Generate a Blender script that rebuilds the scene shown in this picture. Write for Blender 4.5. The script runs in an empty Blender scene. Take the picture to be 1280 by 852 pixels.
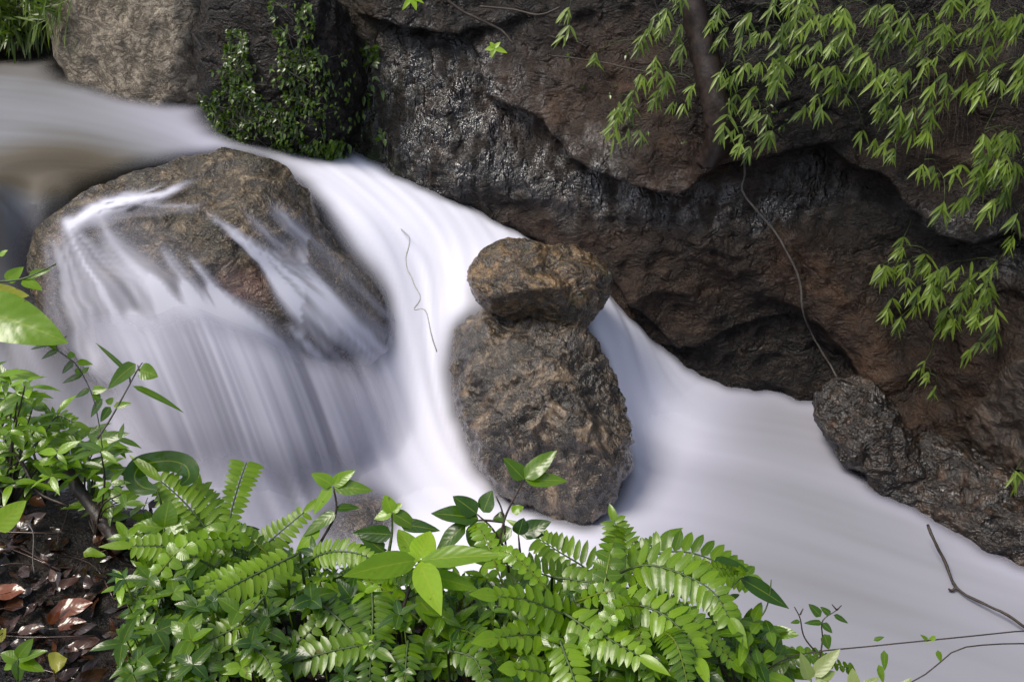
import bpy, bmesh, math, random
import numpy as np
from mathutils import Vector, Matrix, Euler
from mathutils.bvhtree import BVHTree

random.seed(7)
rng = np.random.default_rng(7)
scene = bpy.context.scene
COL = scene.collection

# ------------------------------------------------------------------ camera, sky, sun, exposure
CAM = np.array([0.0, 0.0, 4.0])
PITCH = math.radians(35.0)
TAN = 0.6009
cam_data = bpy.data.cameras.new("camera")
cam = bpy.data.objects.new("camera", cam_data)
COL.objects.link(cam)
cam.location = CAM
cam.rotation_euler = (math.pi / 2 - PITCH, 0, 0)
cam_data.sensor_width = 36.0
cam_data.lens = 18.0 / TAN
cam_data.clip_start = 0.05
cam_data.clip_end = 500
cam_data.dof.use_dof = False
scene.camera = cam

SUN_EL, SUN_AZ = math.radians(60), math.radians(-104)     # azimuth from +y towards +x
world = bpy.data.worlds.new("World")
scene.world = world
world.use_nodes = True
wn = world.node_tree
bg = wn.nodes["Background"]
sky = wn.nodes.new("ShaderNodeTexSky")
sky.sky_type = 'NISHITA'
sky.sun_disc = False
sky.sun_elevation = SUN_EL
sky.sun_rotation = SUN_AZ
sky.air_density = 1.0
sky.dust_density = 3.0
hs = wn.nodes.new("ShaderNodeHueSaturation")          # thin overcast: less blue
hs.inputs["Saturation"].default_value = 0.68
wn.links.new(sky.outputs[0], hs.inputs["Color"])
wn.links.new(hs.outputs[0], bg.inputs[0])
bg.inputs[1].default_value = 0.13
sun_data = bpy.data.lights.new("sun", 'SUN')
sun_data.energy = 2.0
sun_data.angle = math.radians(22)
sun_data.color = (1.0, 0.93, 0.82)
sun = bpy.data.objects.new("sun", sun_data)
COL.objects.link(sun)
sdir = Vector((math.sin(SUN_AZ) * math.cos(SUN_EL), math.cos(SUN_AZ) * math.cos(SUN_EL), math.sin(SUN_EL)))
sun.rotation_euler = sdir.to_track_quat('Z', 'Y').to_euler()
scene.view_settings.view_transform = 'Standard'
scene.view_settings.look = 'None'
scene.view_settings.gamma = 1
scene.view_settings.exposure = 0.45
scene.render.engine = 'CYCLES'
try:
    scene.cycles.use_denoising = True
    scene.cycles.denoiser = 'OPENIMAGEDENOISE'
    scene.cycles.transparent_max_bounces = 16
    scene.cycles.max_bounces = 6
    scene.cycles.sample_clamp_indirect = 6
except Exception:
    pass

# ------------------------------------------------------------------ pixel <-> world helpers
FWD = np.array([0, math.cos(PITCH), -math.sin(PITCH)])
UPV = np.array([0, math.sin(PITCH), math.cos(PITCH)])
RGT = np.array([1.0, 0, 0])


def ray(px, py):
    return FWD + RGT * ((px - 640) / 640 * TAN) + UPV * (-(py - 426) / 640 * TAN)


def at(px, py, t):
    return CAM + ray(px, py) * t


def at_z(px, py, z):
    d = ray(px, py)
    return CAM + d * ((z - CAM[2]) / d[2])


def proj(P):
    v = np.asarray(P) - CAM
    t = v @ FWD
    t = np.where(t < 0.2, 0.2, t)
    return 640 + (v @ RGT) / t / TAN * 640, 426 - (v @ UPV) / t / TAN * 640


def norm(v):
    v = np.asarray(v, float)
    return v / max(1e-9, np.linalg.norm(v))


def sstep(a, b, x):
    x = np.clip((np.asarray(x, float) - a) / (b - a), 0, 1)
    return x * x * (3 - 2 * x)


# ------------------------------------------------------------------ numpy noise
_perm = rng.permutation(512)
_grad = rng.normal(size=(512, 3))
_grad /= np.linalg.norm(_grad, axis=1)[:, None]


def gnoise(P, f=1.0, seed=0):
    p = np.asarray(P, float) * f + seed * 17.31
    i = np.floor(p).astype(int)
    fr = p - i
    w = fr * fr * fr * (fr * (fr * 6 - 15) + 10)
    out = np.zeros(len(p))
    for dx in (0, 1):
        wx = w[:, 0] if dx else 1 - w[:, 0]
        for dy in (0, 1):
            wy = w[:, 1] if dy else 1 - w[:, 1]
            for dz in (0, 1):
                wz = w[:, 2] if dz else 1 - w[:, 2]
                h = _perm[(_perm[(_perm[(i[:, 0] + dx) & 511] + i[:, 1] + dy) & 511] + i[:, 2] + dz) & 511]
                g = _grad[h]
                out += wx * wy * wz * (g[:, 0] * (fr[:, 0] - dx) + g[:, 1] * (fr[:, 1] - dy) + g[:, 2] * (fr[:, 2] - dz))
    return out * 1.5


def fbm(P, f=1.0, o=4, seed=0, ridged=False):
    s, a, tot = 0, 1.0, 0
    for k in range(o):
        n = gnoise(P, f, seed + k)
        if ridged:
            n = 1 - 2 * np.abs(n) - 0.6
        s = s + a * n
        tot += a
        a *= 0.5
        f *= 2.03
    return s / tot


# ------------------------------------------------------------------ objects
def tag(o, label=None, cat=None, group=None, kind=None):
    if label: o["label"] = label
    if cat: o["category"] = cat
    if group: o["group"] = group
    if kind: o["kind"] = kind
    return o


def empty(name, loc, label, cat, group=None):
    o = bpy.data.objects.new(name, None)
    o.empty_display_size = 0.1
    COL.objects.link(o)
    o.location = Vector([float(c) for c in loc])
    return tag(o, label, cat, group)


def mesh_obj(name, V, F, mat, parent=None, attrs=None, uv=None, smooth=True):
    """V (n,3) world coordinates; F list/array of quads or tris (array) ; parent keeps world place."""
    V = np.asarray(V, float)
    if parent is not None:
        off = np.zeros(3)
        q = parent
        while q is not None:
            off += np.array(q.location)
            q = q.parent
        V = V - off
    me = bpy.data.meshes.new(name)
    F = np.asarray(F, dtype=np.int32)
    n, k = F.shape
    me.vertices.add(len(V))
    me.vertices.foreach_set("co", V.astype(np.float32).ravel())
    me.loops.add(n * k)
    me.loops.foreach_set("vertex_index", F.ravel())
    me.polygons.add(n)
    me.polygons.foreach_set("loop_start", np.arange(0, n * k, k, dtype=np.int32))
    me.polygons.foreach_set("loop_total", np.full(n, k, dtype=np.int32))
    me.polygons.foreach_set("use_smooth", np.full(n, smooth))
    me.update(calc_edges=True)
    me.validate()
    for a, val in (attrs or {}).items():
        at_ = me.attributes.new(a, 'FLOAT', 'POINT')
        at_.data.foreach_set("value", np.asarray(val, np.float32))
    if uv is not None:
        ul = me.uv_layers.new(name="leafuv")
        ul.data.foreach_set("uv", np.asarray(uv, np.float32)[F.ravel()].ravel())
    me.materials.append(mat)
    o = bpy.data.objects.new(name, me)
    COL.objects.link(o)
    if parent is not None:
        o.parent = parent
    return o


def grid_faces(nr, nc):
    i = np.arange(nr * nc).reshape(nr, nc)
    return np.stack([i[:-1, :-1], i[:-1, 1:], i[1:, 1:], i[1:, :-1]], -1).reshape(-1, 4)


class MB:
    """collects leaves and tubes into one mesh"""
    def __init__(self):
        self.V, self.F, self.T, self.U, self.n = [], [], [], [], 0

    def add(self, V, F, tint, uv=None):
        V = np.asarray(V, float)
        self.V.append(V)
        self.F.append(np.asarray(F) + self.n)
        self.T.append(np.full(len(V), tint))
        self.U.append(np.zeros((len(V), 2)) if uv is None else uv)
        self.n += len(V)

    def build(self, name, mat, parent=None):
        return mesh_obj(name, np.concatenate(self.V), np.concatenate(self.F), mat, parent,
                        {"tint": np.concatenate(self.T)}, np.concatenate(self.U))

    def leaf(self, p, d, n, L, W, shape='lance', droop=0.15, fold=0.25, tint=0.5, rows=8, wav=0.0, curl=0.0):
        d = norm(d)
        s = norm(np.cross(d, n))
        n = norm(np.cross(s, d))
        u = np.linspace(0, 1, rows + 1)
        if shape == 'lance':
            w = np.sin(np.pi * u ** 0.72) ** 0.95
        elif shape == 'ovate':
            w = np.sin(np.pi * u ** 0.6) ** 0.75
        elif shape == 'obovate':
            w = np.sin(np.pi * u ** 1.2) ** 0.7
        elif shape == 'oblong':
            w = np.minimum(1, (u * 7) ** 0.6) * np.minimum(1, ((1 - u) * 2.6) ** 0.7)
        elif shape == 'strap':
            w = np.minimum(1, (u * 5 + .2)) * np.minimum(1, ((1 - u) * 6) ** 0.6)
        w = np.maximum(w, 0.02)
        down = np.array([0, 0, -1.0])
        ang = curl * u
        if curl:
            du = 1.0 / rows
            c = np.zeros((rows + 1, 3)); c[0] = p
            for i in range(rows):
                a = curl * (i + .5) / rows
                c[i + 1] = c[i] + (d * math.cos(a) - n * math.sin(a)) * L * du
            nn = n[None] * np.cos(ang)[:, None] + d[None] * np.sin(ang)[:, None]
        else:
            c = np.asarray(p)[None] + d[None] * (L * u)[:, None] + down[None] * (droop * L * u ** 2)[:, None]
            nn = np.repeat(n[None], rows + 1, 0) + d[None] * (droop * 1.2 * u)[:, None]
        v = np.array([-1, -.5, 0, .5, 1.0])
        ph = random.uniform(0, 6)
        V = np.zeros((rows + 1, 5, 3))
        for j, vv in enumerate(v):
            lift = fold * abs(vv) - 0.35 * fold * vv * vv + wav * np.sin(u * 9 + ph + vv * 2) * abs(vv)
            V[:, j] = c + s[None] * (vv * w * W / 2)[:, None] + nn * (lift * w * W / 2)[:, None]
        uv = np.stack([np.repeat(u, 5), np.tile(v * .5 + .5, rows + 1)], -1)
        self.add(V.reshape(-1, 3), grid_faces(rows + 1, 5), tint, uv)

    def tube(self, pts, r0, r1=None, sides=6, tint=0.5, jitter=0.0):
        pts = np.asarray(pts, float)
        m = len(pts)
        r1 = r0 if r1 is None else r1
        r = np.linspace(r0, r1, m) if np.isscalar(r0) else np.asarray(r0)
        T = np.gradient(pts, axis=0)
        T /= np.maximum(1e-9, np.linalg.norm(T, axis=1))[:, None]
        ref = np.array([0.31, 0.2, 0.93])
        rings = []
        for i in range(m):
            a = norm(np.cross(T[i], ref)); b = np.cross(T[i], a)
            th = np.arange(sides) * 2 * math.pi / sides
            rr = r[i] * (1 + jitter * rng.uniform(-1, 1, sides))
            rings.append(pts[i] + (np.cos(th) * rr)[:, None] * a + (np.sin(th) * rr)[:, None] * b)
        V = np.concatenate(rings + [pts[:1], pts[-1:]])
        F = []
        for i in range(m - 1):
            for k in range(sides):
                k2 = (k + 1) % sides
                F.append((i * sides + k, i * sides + k2, (i + 1) * sides + k2, (i + 1) * sides + k))
        e0, e1 = m * sides, m * sides + 1
        for k in range(0, sides, 2):
            F.append((e0, (k + 2) % sides, (k + 1) % sides, k))
            b_ = (m - 1) * sides
            F.append((e1, b_ + k, b_ + (k + 1) % sides, b_ + (k + 2) % sides))
        uv = np.stack([np.linspace(0, 1, len(V)), np.full(len(V), .5)], -1)
        self.add(V, F, tint, uv)


def spline(pts, n):
    P = np.asarray(pts, float)
    P = np.concatenate([[2 * P[0] - P[1]], P, [2 * P[-1] - P[-2]]])
    m = len(P) - 3
    out = []
    for x in np.linspace(0, m - 1e-6, n):
        i = int(x); t = x - i
        a, b, c, d = P[i:i + 4]
        out.append(.5 * (2 * b + (c - a) * t + (2 * a - 5 * b + 4 * c - d) * t * t + (3 * b - a - 3 * c + d) * t ** 3))
    return np.array(out)


# ------------------------------------------------------------------ materials
def new_mat(name):
    m = bpy.data.materials.new(name)
    m.use_nodes = True
    nt = m.node_tree
    b = nt.nodes["Principled BSDF"]
    return m, nt, b, nt.nodes["Material Output"]


def N(nt, t, **kw):
    n = nt.nodes.new(t)
    for k, v in kw.items():
        setattr(n, k, v)
    return n


def ramp(nt, src, stops):
    r = N(nt, "ShaderNodeValToRGB")
    cr = r.color_ramp
    while len(cr.elements) < len(stops):
        cr.elements.new(0.5)
    for e, (p, c) in zip(cr.elements, stops):
        e.position = p
        e.color = (*c, 1) if len(c) == 3 else c
    nt.links.new(src, r.inputs[0])
    return r.outputs[0]


def math_n(nt, op, a, b=None, clamp=False):
    n = N(nt, "ShaderNodeMath", operation=op)
    n.use_clamp = clamp
    for i, x in enumerate((a, b)):
        if x is None: continue
        if hasattr(x, "is_linked"): nt.links.new(x, n.inputs[i])
        else: n.inputs[i].default_value = x
    return n.outputs[0]


def mixc(nt, f, a, b, blend='MIX'):
    n = N(nt, "ShaderNodeMix", data_type='RGBA', blend_type=blend)
    for sock, x in ((n.inputs[0], f), (n.inputs[6], a), (n.inputs[7], b)):
        if hasattr(x, "is_linked"): nt.links.new(x, sock)
        elif isinstance(x, (int, float)): sock.default_value = x
        else: sock.default_value = (*x, 1)
    return n.outputs[2]


def attr(nt, name):
    a = N(nt, "ShaderNodeAttribute", attribute_name=name)
    return a.outputs["Fac"]


def noise(nt, scale, detail=6, rough=.6, stretch=None, rot=None, dist=0.0):
    tc = N(nt, "ShaderNodeNewGeometry")
    src = tc.outputs["Position"]
    if stretch or rot:
        mp = N(nt, "ShaderNodeMapping")
        mp.inputs["Scale"].default_value = stretch or (1, 1, 1)
        mp.inputs["Rotation"].default_value = rot or (0, 0, 0)
        nt.links.new(src, mp.inputs[0]); src = mp.outputs[0]
    n = N(nt, "ShaderNodeTexNoise")
    n.inputs["Scale"].default_value = scale
    n.inputs["Detail"].default_value = detail
    n.inputs["Roughness"].default_value = rough
    n.inputs["Distortion"].default_value = dist
    nt.links.new(src, n.inputs["Vector"])
    return n.outputs["Fac"]


def voro(nt, scale, feature='F1', stretch=None):
    tc = N(nt, "ShaderNodeNewGeometry")
    src = tc.outputs["Position"]
    if stretch:
        mp = N(nt, "ShaderNodeMapping"); mp.inputs["Scale"].default_value = stretch
        nt.links.new(src, mp.inputs[0]); src = mp.outputs[0]
    v = N(nt, "ShaderNodeTexVoronoi", feature=feature)
    v.inputs["Scale"].default_value = scale
    nt.links.new(src, v.inputs["Vector"])
    return v.outputs["Distance"]


def bump(nt, h, strength, dist, prev=None):
    b = N(nt, "ShaderNodeBump")
    b.inputs["Strength"].default_value = strength
    b.inputs["Distance"].default_value = dist
    nt.links.new(h, b.inputs["Height"])
    if prev is not None:
        nt.links.new(prev, b.inputs["Normal"])
    return b.outputs[0]


def rock_mat(name, dark, mid, light, scale=3.0, rough=(.25, .6), bs=0.6, speck=0.0, attrs=False, gloss=False, redspot=False, cracks=0, moss=None, stretch=None, tilt=None, coat=.15):
    m, nt, b, out = new_mat(name)
    n1 = noise(nt, scale, 8, .65, stretch, tilt, .4)
    wr_ = math_n(nt, 'ABSOLUTE', math_n(nt, 'SUBTRACT', noise(nt, 7, 5, .62, stretch or (1, 1, 1.6), tilt, .7), .5))
    nmix = math_n(nt, 'ADD', math_n(nt, 'MULTIPLY', n1, .6), math_n(nt, 'ADD', math_n(nt, 'MULTIPLY', wr_, .9), math_n(nt, 'MULTIPLY', noise(nt, 26, 4, .7, stretch, tilt, .8), .25)))
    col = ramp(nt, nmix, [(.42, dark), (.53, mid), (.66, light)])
    n2 = noise(nt, scale * 9, 5, .7)
    col = mixc(nt, math_n(nt, 'MULTIPLY', n2, .55), col, tuple(c * .35 for c in dark), 'MIX')
    nsp = noise(nt, 90, 3, .8)
    if speck:
        f = ramp(nt, nsp, [(.52, (0, 0, 0)), (.64, (1, 1, 1))])
        col = mixc(nt, math_n(nt, 'MULTIPLY', f, speck), col, tuple(min(.6, c * 2.2 + .04) for c in light))
    if moss:
        mz = noise(nt, 4.5, 6, .7)
        f = ramp(nt, mz, [(.55, (0, 0, 0)), (.68, (1, 1, 1))])
        col = mixc(nt, math_n(nt, 'MULTIPLY', f, moss), col, (.035, .06, .012))
    rr = N(nt, "ShaderNodeMapRange")
    nt.links.new(noise(nt, scale * 2.3, 5, .6), rr.inputs[0])
    rr.inputs[1].default_value = .35; rr.inputs[2].default_value = .65
    rr.inputs[3].default_value, rr.inputs[4].default_value = rough
    rough_out = rr.outputs[0]
    h1 = noise(nt, 14, 8, .68, None, None, .6)
    h2 = noise(nt, 55, 5, .7, None, None, .3)
    v1 = voro(nt, 20, 'F1')
    nb = bump(nt, wr_, min(1, bs), .22)
    nb = bump(nt, h1, bs, .05, nb)
    nb = bump(nt, v1, bs * .3, .008, nb)
    nb = bump(nt, h2, bs * .7, .010, nb)
    nb = bump(nt, nsp, bs * .3, .005, nb)
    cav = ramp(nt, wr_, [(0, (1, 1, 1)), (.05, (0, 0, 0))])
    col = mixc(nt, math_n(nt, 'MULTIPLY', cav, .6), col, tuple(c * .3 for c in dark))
    if redspot:
        col = mixc(nt, math_n(nt, 'MULTIPLY', attr(nt, "red"), .5), col, (.24, .11, .085))
    if gloss:
        nb = bump(nt, wr_, .7, .12)
        nb = bump(nt, noise(nt, 9, 4, .55, None, None, .8), .6, .05, nb)
        nb = bump(nt, noise(nt, 30, 3, .5, (1, 1, .6)), .5, .012, nb)
    if cracks:
        g_ = N(nt, "ShaderNodeNewGeometry")
        wn_ = N(nt, "ShaderNodeTexNoise"); wn_.inputs["Scale"].default_value = 2.2; wn_.inputs["Detail"].default_value = 5
        nt.links.new(g_.outputs["Position"], wn_.inputs["Vector"])
        va = N(nt, "ShaderNodeVectorMath", operation='MULTIPLY_ADD')
        nt.links.new(wn_.outputs["Color"], va.inputs[0]); va.inputs[1].default_value = (.7, .7, .7); nt.links.new(g_.outputs["Position"], va.inputs[2])
        mp_ = N(nt, "ShaderNodeMapping"); mp_.inputs["Scale"].default_value = (1, 1, 1.8); mp_.inputs["Rotation"].default_value = (0, .35, 0)
        nt.links.new(va.outputs[0], mp_.inputs[0])
        vv_ = N(nt, "ShaderNodeTexVoronoi", feature='DISTANCE_TO_EDGE'); vv_.inputs["Scale"].default_value = cracks
        nt.links.new(mp_.outputs[0], vv_.inputs["Vector"])
        ck = ramp(nt, vv_.outputs["Distance"], [(0, (0, 0, 0)), (.035, (1, 1, 1))])
        col = mixc(nt, math_n(nt, 'MULTIPLY', math_n(nt, 'SUBTRACT', 1.0, ck), .45), col, (.004, .003, .003))
        nb = bump(nt, ck, .6, .02, nb)
    if attrs:
        wet = math_n(nt, 'MULTIPLY', attr(nt, "wet"), ramp(nt, noise(nt, 9, 4, .6, (1, 1, .16)), [(.40, (0, 0, 0)), (.58, (1, 1, 1))])); brown = attr(nt, "brown"); pale = attr(nt, "pale"); mo = attr(nt, "moss")
        nbw = noise(nt, 5, 6, .7)
        bcol = ramp(nt, nbw, [(.3, (.010, .0052, .0033)), (.5, (.038, .020, .011)), (.75, (.10, .055, .031))])
        col = mixc(nt, brown, col, bcol)
        pcol = ramp(nt, noise(nt, 11, 8, .75), [(.3, (.05, .04, .03)), (.5, (.16, .13, .095)), (.72, (.30, .25, .20))])
        col = mixc(nt, pale, col, pcol)
        col = mixc(nt, math_n(nt, 'MULTIPLY', mo, ramp(nt, noise(nt, 9, 6, .7), [(.4, (0, 0, 0)), (.6, (1, 1, 1))])), col, (.035, .055, .012))
        # wet film: fluted vertically, low roughness
        fl = noise(nt, 13, 3, .6, (1, 1, .22), None, .5)
        gl = noise(nt, 42, 2, .5, (1, 1, .6))
        nw = bump(nt, fl, 1, .10)
        nw = bump(nt, gl, 1, .028, nw)
        mx = N(nt, "ShaderNodeMix", data_type='VECTOR')
        nt.links.new(wet, mx.inputs[0]); nt.links.new(nb, mx.inputs[4]); nt.links.new(nw, mx.inputs[5])
        nb = mx.outputs[1]
        rm = N(nt, "ShaderNodeMix", data_type='FLOAT')
        nt.links.new(wet, rm.inputs[0]); nt.links.new(rough_out, rm.inputs[2]); rm.inputs[3].default_value = .14
        rough_out = rm.outputs[0]
    b.inputs["Coat IOR"].default_value = 1.5
    b.inputs["Coat Roughness"].default_value = .06
    if attrs:
        nt.links.new(math_n(nt, 'ADD', math_n(nt, 'MULTIPLY', wet, .9), .1), b.inputs["Coat Weight"])
        nt.links.new(math_n(nt, 'ADD', math_n(nt, 'MULTIPLY', wet, .6), .3), b.inputs["Specular IOR Level"])
        nt.links.new(nb, b.inputs["Coat Normal"])
    else:
        b.inputs["Coat Weight"].default_value = coat
        nt.links.new(nb, b.inputs["Coat Normal"])
        b.inputs["Specular IOR Level"].default_value = .5
    nt.links.new(col, b.inputs["Base Color"])
    nt.links.new(rough_out, b.inputs["Roughness"])
    nt.links.new(nb, b.inputs["Normal"])
    return m


def leaf_mat(name, dark, lightc, rough=.3, trans=.3, vein=.35, latb=.06, yellow=None):
    m, nt, b, out = new_mat(name)
    t = attr(nt, "tint")
    col = ramp(nt, t, [(0.05, dark), (.6, tuple((x + y) / 2 for x, y in zip(dark, lightc))), (1.0, lightc)])
    uvn = N(nt, "ShaderNodeUVMap", uv_map="leafuv")
    sep = N(nt, "ShaderNodeSeparateXYZ")
    nt.links.new(uvn.outputs[0], sep.inputs[0])
    a = math_n(nt, 'ABSOLUTE', math_n(nt, 'SUBTRACT', sep.outputs[1], .5))
    mid = ramp(nt, a, [(0.0, (1, 1, 1)), (.045, (0, 0, 0))])
    lat = math_n(nt, 'SINE', math_n(nt, 'MULTIPLY', math_n(nt, 'SUBTRACT', sep.outputs[0], math_n(nt, 'MULTIPLY', a, .5))  , 42))
    col = mixc(nt, math_n(nt, 'MULTIPLY', mid, vein), col, tuple(min(.5, x * 1.6 + .03) for x in lightc))
    nz = noise(nt, 35, 4, .6)
    spot = ramp(nt, noise(nt, 55, 3, .6), [(.66, (0, 0, 0)), (.70, (1, 1, 1))])
    col = mixc(nt, math_n(nt, 'MULTIPLY', spot, .7), col, (.13, .085, .02))
    col = mixc(nt, math_n(nt, 'MULTIPLY', nz, .35), col, tuple(x * .5 for x in dark))
    nt.links.new(col, b.inputs["Base Color"])
    b.inputs["Roughness"].default_value = rough
    b.inputs["Specular IOR Level"].default_value = .6
    nb = bump(nt, lat, latb, .002)
    nb = bump(nt, noise(nt, 28, 3, .5), .25, .006, nb)
    nt.links.new(nb, b.inputs["Normal"])
    tr = N(nt, "ShaderNodeBsdfTranslucent")
    tcol = mixc(nt, 1.0, col, (1.6, 1.9, .7), 'MULTIPLY')
    nt.links.new(tcol, tr.inputs[0])
    ms = N(nt, "ShaderNodeMixShader")
    ms.inputs[0].default_value = trans
    nt.links.new(b.outputs[0], ms.inputs[1]); nt.links.new(tr.outputs[0], ms.inputs[2])
    nt.links.new(ms.outputs[0], out.inputs[0])
    return m


def bark_mat(name, dark, lightc, rough=.6, sc=30):
    m, nt, b, out = new_mat(name)
    n = noise(nt, sc, 6, .7)
    col = ramp(nt, n, [(.35, dark), (.65, lightc)])
    nt.links.new(col, b.inputs["Base Color"])
    b.inputs["Roughness"].default_value = rough
    nt.links.new(bump(nt, n, .6, .01), b.inputs["Normal"])
    return m


M = {}
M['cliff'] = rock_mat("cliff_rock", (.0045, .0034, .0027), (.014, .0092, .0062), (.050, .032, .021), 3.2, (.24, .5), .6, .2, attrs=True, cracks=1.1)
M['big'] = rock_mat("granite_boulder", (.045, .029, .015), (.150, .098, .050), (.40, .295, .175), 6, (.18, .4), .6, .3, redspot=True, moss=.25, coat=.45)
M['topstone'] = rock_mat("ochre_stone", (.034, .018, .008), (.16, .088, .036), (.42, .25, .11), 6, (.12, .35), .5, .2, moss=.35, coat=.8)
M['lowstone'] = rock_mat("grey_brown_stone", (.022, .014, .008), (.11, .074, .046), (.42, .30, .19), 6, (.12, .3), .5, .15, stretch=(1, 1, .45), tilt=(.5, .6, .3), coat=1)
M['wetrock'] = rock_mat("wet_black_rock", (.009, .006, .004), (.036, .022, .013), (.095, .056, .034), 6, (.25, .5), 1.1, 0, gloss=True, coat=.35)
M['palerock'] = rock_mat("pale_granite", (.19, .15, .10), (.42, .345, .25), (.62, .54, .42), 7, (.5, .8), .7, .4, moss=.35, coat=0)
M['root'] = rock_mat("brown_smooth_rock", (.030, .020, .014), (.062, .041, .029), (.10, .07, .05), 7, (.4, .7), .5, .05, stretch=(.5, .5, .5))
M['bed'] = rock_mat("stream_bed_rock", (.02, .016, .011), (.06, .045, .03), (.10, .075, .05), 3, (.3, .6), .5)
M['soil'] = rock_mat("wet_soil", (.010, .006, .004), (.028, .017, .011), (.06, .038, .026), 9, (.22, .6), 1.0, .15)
M['ground'] = rock_mat("forest_ground", (.015, .012, .008), (.03, .025, .012), (.05, .04, .02), .5, (.6, .9), .5)
M['fern'] = leaf_mat("fern_leaf", (.045, .115, .004), (.29, .48, .014), .29, .36, .3, 0)
M['shrub'] = leaf_mat("shrub_leaf", (.022, .070, .003), (.24, .42, .010), .25, .30, .4, .06)
M['lime'] = leaf_mat("lime_leaf", (.14, .26, .006), (.32, .50, .02), .34, .38, .4, .1)
M['bamboo'] = leaf_mat("bamboo_leaf", (.075, .125, .012), (.24, .34, .045), .36, .34, .2, 0)
M['creeper'] = leaf_mat("creeper_leaf", (.022, .05, .005), (.13, .22, .02), .26, .2, .2, 0)
M['pale_leaf'] = leaf_mat("pale_leaf", (.22, .30, .08), (.36, .42, .16), .35, .4, .3)
M['yellow_leaf'] = leaf_mat("yellow_leaf", (.30, .30, .03), (.45, .45, .06), .35, .4, .2)
M['litter'] = leaf_mat("dead_leaf", (.012, .006, .004), (.075, .030, .015), .16, .03, .3)
M['orange_leaf'] = leaf_mat("orange_dead_leaf", (.10, .026, .008), (.21, .06, .016), .2, .1, .3)
M['palevine'] = bark_mat("pale_vine", (.30, .28, .27), (.5, .48, .46), .6)
M['twig'] = bark_mat("dark_twig", (.016, .011, .008), (.05, .034, .022), .5)
M['greenstem'] = bark_mat("green_stem", (.03, .055, .012), (.07, .11, .025), .4)
M['greytwig'] = bark_mat("grey_twig", (.05, .045, .04), (.13, .115, .10), .5)
M['bark'] = bark_mat("wet_bark", (.012, .008, .006), (.045, .028, .02), .4, 22)


def water_mat():
    m, nt, b, out = new_mat("silky_water")
    d = attr(nt, "foam"); a = attr(nt, "alpha")
    col = ramp(nt, d, [(0, (.060, .048, .032)), (.09, (.10, .086, .064)), (.2, (.195, .20, .215)), (.5, (.405, .405, .495)), (1, (.82, .825, .94))])
    nt.links.new(col, b.inputs["Base Color"])
    r = ramp(nt, d, [(0, (.45, .45, .45)), (.3, (.75, .75, .75)), (1, (.95, .95, .95))])
    nt.links.new(r, b.inputs["Roughness"])
    b.inputs["Specular IOR Level"].default_value = .15
    tr = N(nt, "ShaderNodeBsdfTransparent")
    ms = N(nt, "ShaderNodeMixShader")
    nt.links.new(a, ms.inputs[0]); nt.links.new(tr.outputs[0], ms.inputs[1]); nt.links.new(b.outputs[0], ms.inputs[2])
    nt.links.new(ms.outputs[0], out.inputs[0])
    return m


M['water'] = water_mat()

ROCK_V, ROCK_F, _nr = [], [], 0


def register(V, F):
    global _nr
    F = np.asarray(F)
    if F.shape[1] == 4:
        F = np.concatenate([F[:, [0, 1, 2]], F[:, [0, 2, 3]]])
    ROCK_V.append(np.asarray(V)); ROCK_F.append(F + _nr); _nr += len(V)


def make_bvh(Vs, Fs):
    return BVHTree.FromPolygons(np.concatenate(Vs).tolist(), np.concatenate(Fs).tolist(), epsilon=0)


# ------------------------------------------------------------------ far ground
gv = [(-120, -120, -1.2), (120, -120, -1.2), (120, 120, -1.2), (-120, 120, -1.2)]
tag(mesh_obj("ground", gv, [(0, 1, 2, 3)], M['ground']), kind='structure')

# ------------------------------------------------------------------ cliff wall
base_pts = [(-9.5, 13, 0), (-6, 9.6, 0), (-4.3, 7.8, 0), (-3.0, 6.75, 0), (-2.15, 5.95, 0), (-1.34, 5.68, 0), (-.8, 5.55, 0), (-.11, 5.45, 0), (.62, 5.22, 0),
            (1.27, 5.10, 0), (2.1, 5.02, 0), (2.62, 4.62, 0), (2.95, 4.05, 0), (3.35, 3.45, 0), (4.3, 2.4, 0), (6.5, 0.8, 0), (10, -2, 0)]
BC = spline(base_pts, 1400)
seg = np.linalg.norm(np.diff(BC, axis=0), axis=1)
S = np.concatenate([[0], np.cumsum(seg)])
# column spacing: fine where the photo sees it
sv0 = S[np.argmin(np.linalg.norm(BC - np.array([-4.6, 8.1, 0]), axis=1))]
sv1 = S[np.argmin(np.linalg.norm(BC - np.array([4.2, 2.5, 0]), axis=1))]
cols = np.concatenate([np.arange(0, sv0, .12), np.arange(sv0, sv1, .019), np.arange(sv1, S[-1], .12)])
rows = np.concatenate([np.arange(-.7, -.1, .06), np.arange(-.1, 3.5, .019), np.arange(3.5, 5.2, .08)])
Bx = np.stack([np.interp(cols, S, BC[:, k]) for k in range(3)], -1)
tg = np.gradient(BC, axis=0)
k_ = np.hanning(181); k_ /= k_.sum()
tgs = np.stack([np.convolve(np.pad(tg[:, k], 90, mode='edge'), k_, mode='valid') for k in range(3)], -1)
tx = np.interp(cols, S, tgs[:, 0]); ty = np.interp(cols, S, tgs[:, 1])
ln = np.hypot(tx, ty)
OUT = np.stack([ty / ln, -tx / ln, np.zeros(len(cols))], -1)       # towards the stream
lean = np.interp(cols, [0, sv0, S[np.argmin(abs(BC[:, 0] + 1.0))], S[np.argmin(abs(BC[:, 0] - .2))], S[np.argmin(abs(BC[:, 0] - 1.6))], sv1, S[-1]],
                 [.3, .28, .32, .34, .24, .30, .3])
hh = rows
back = lean[None, :] * np.maximum(hh, -.2)[:, None] + np.maximum(hh - 3.3, 0)[:, None] ** 1.3 * .7
W0 = Bx[None] - OUT[None] * back[..., None]
W0[..., 2] = hh[:, None]
nrw, ncw = len(rows), len(cols)
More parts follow.
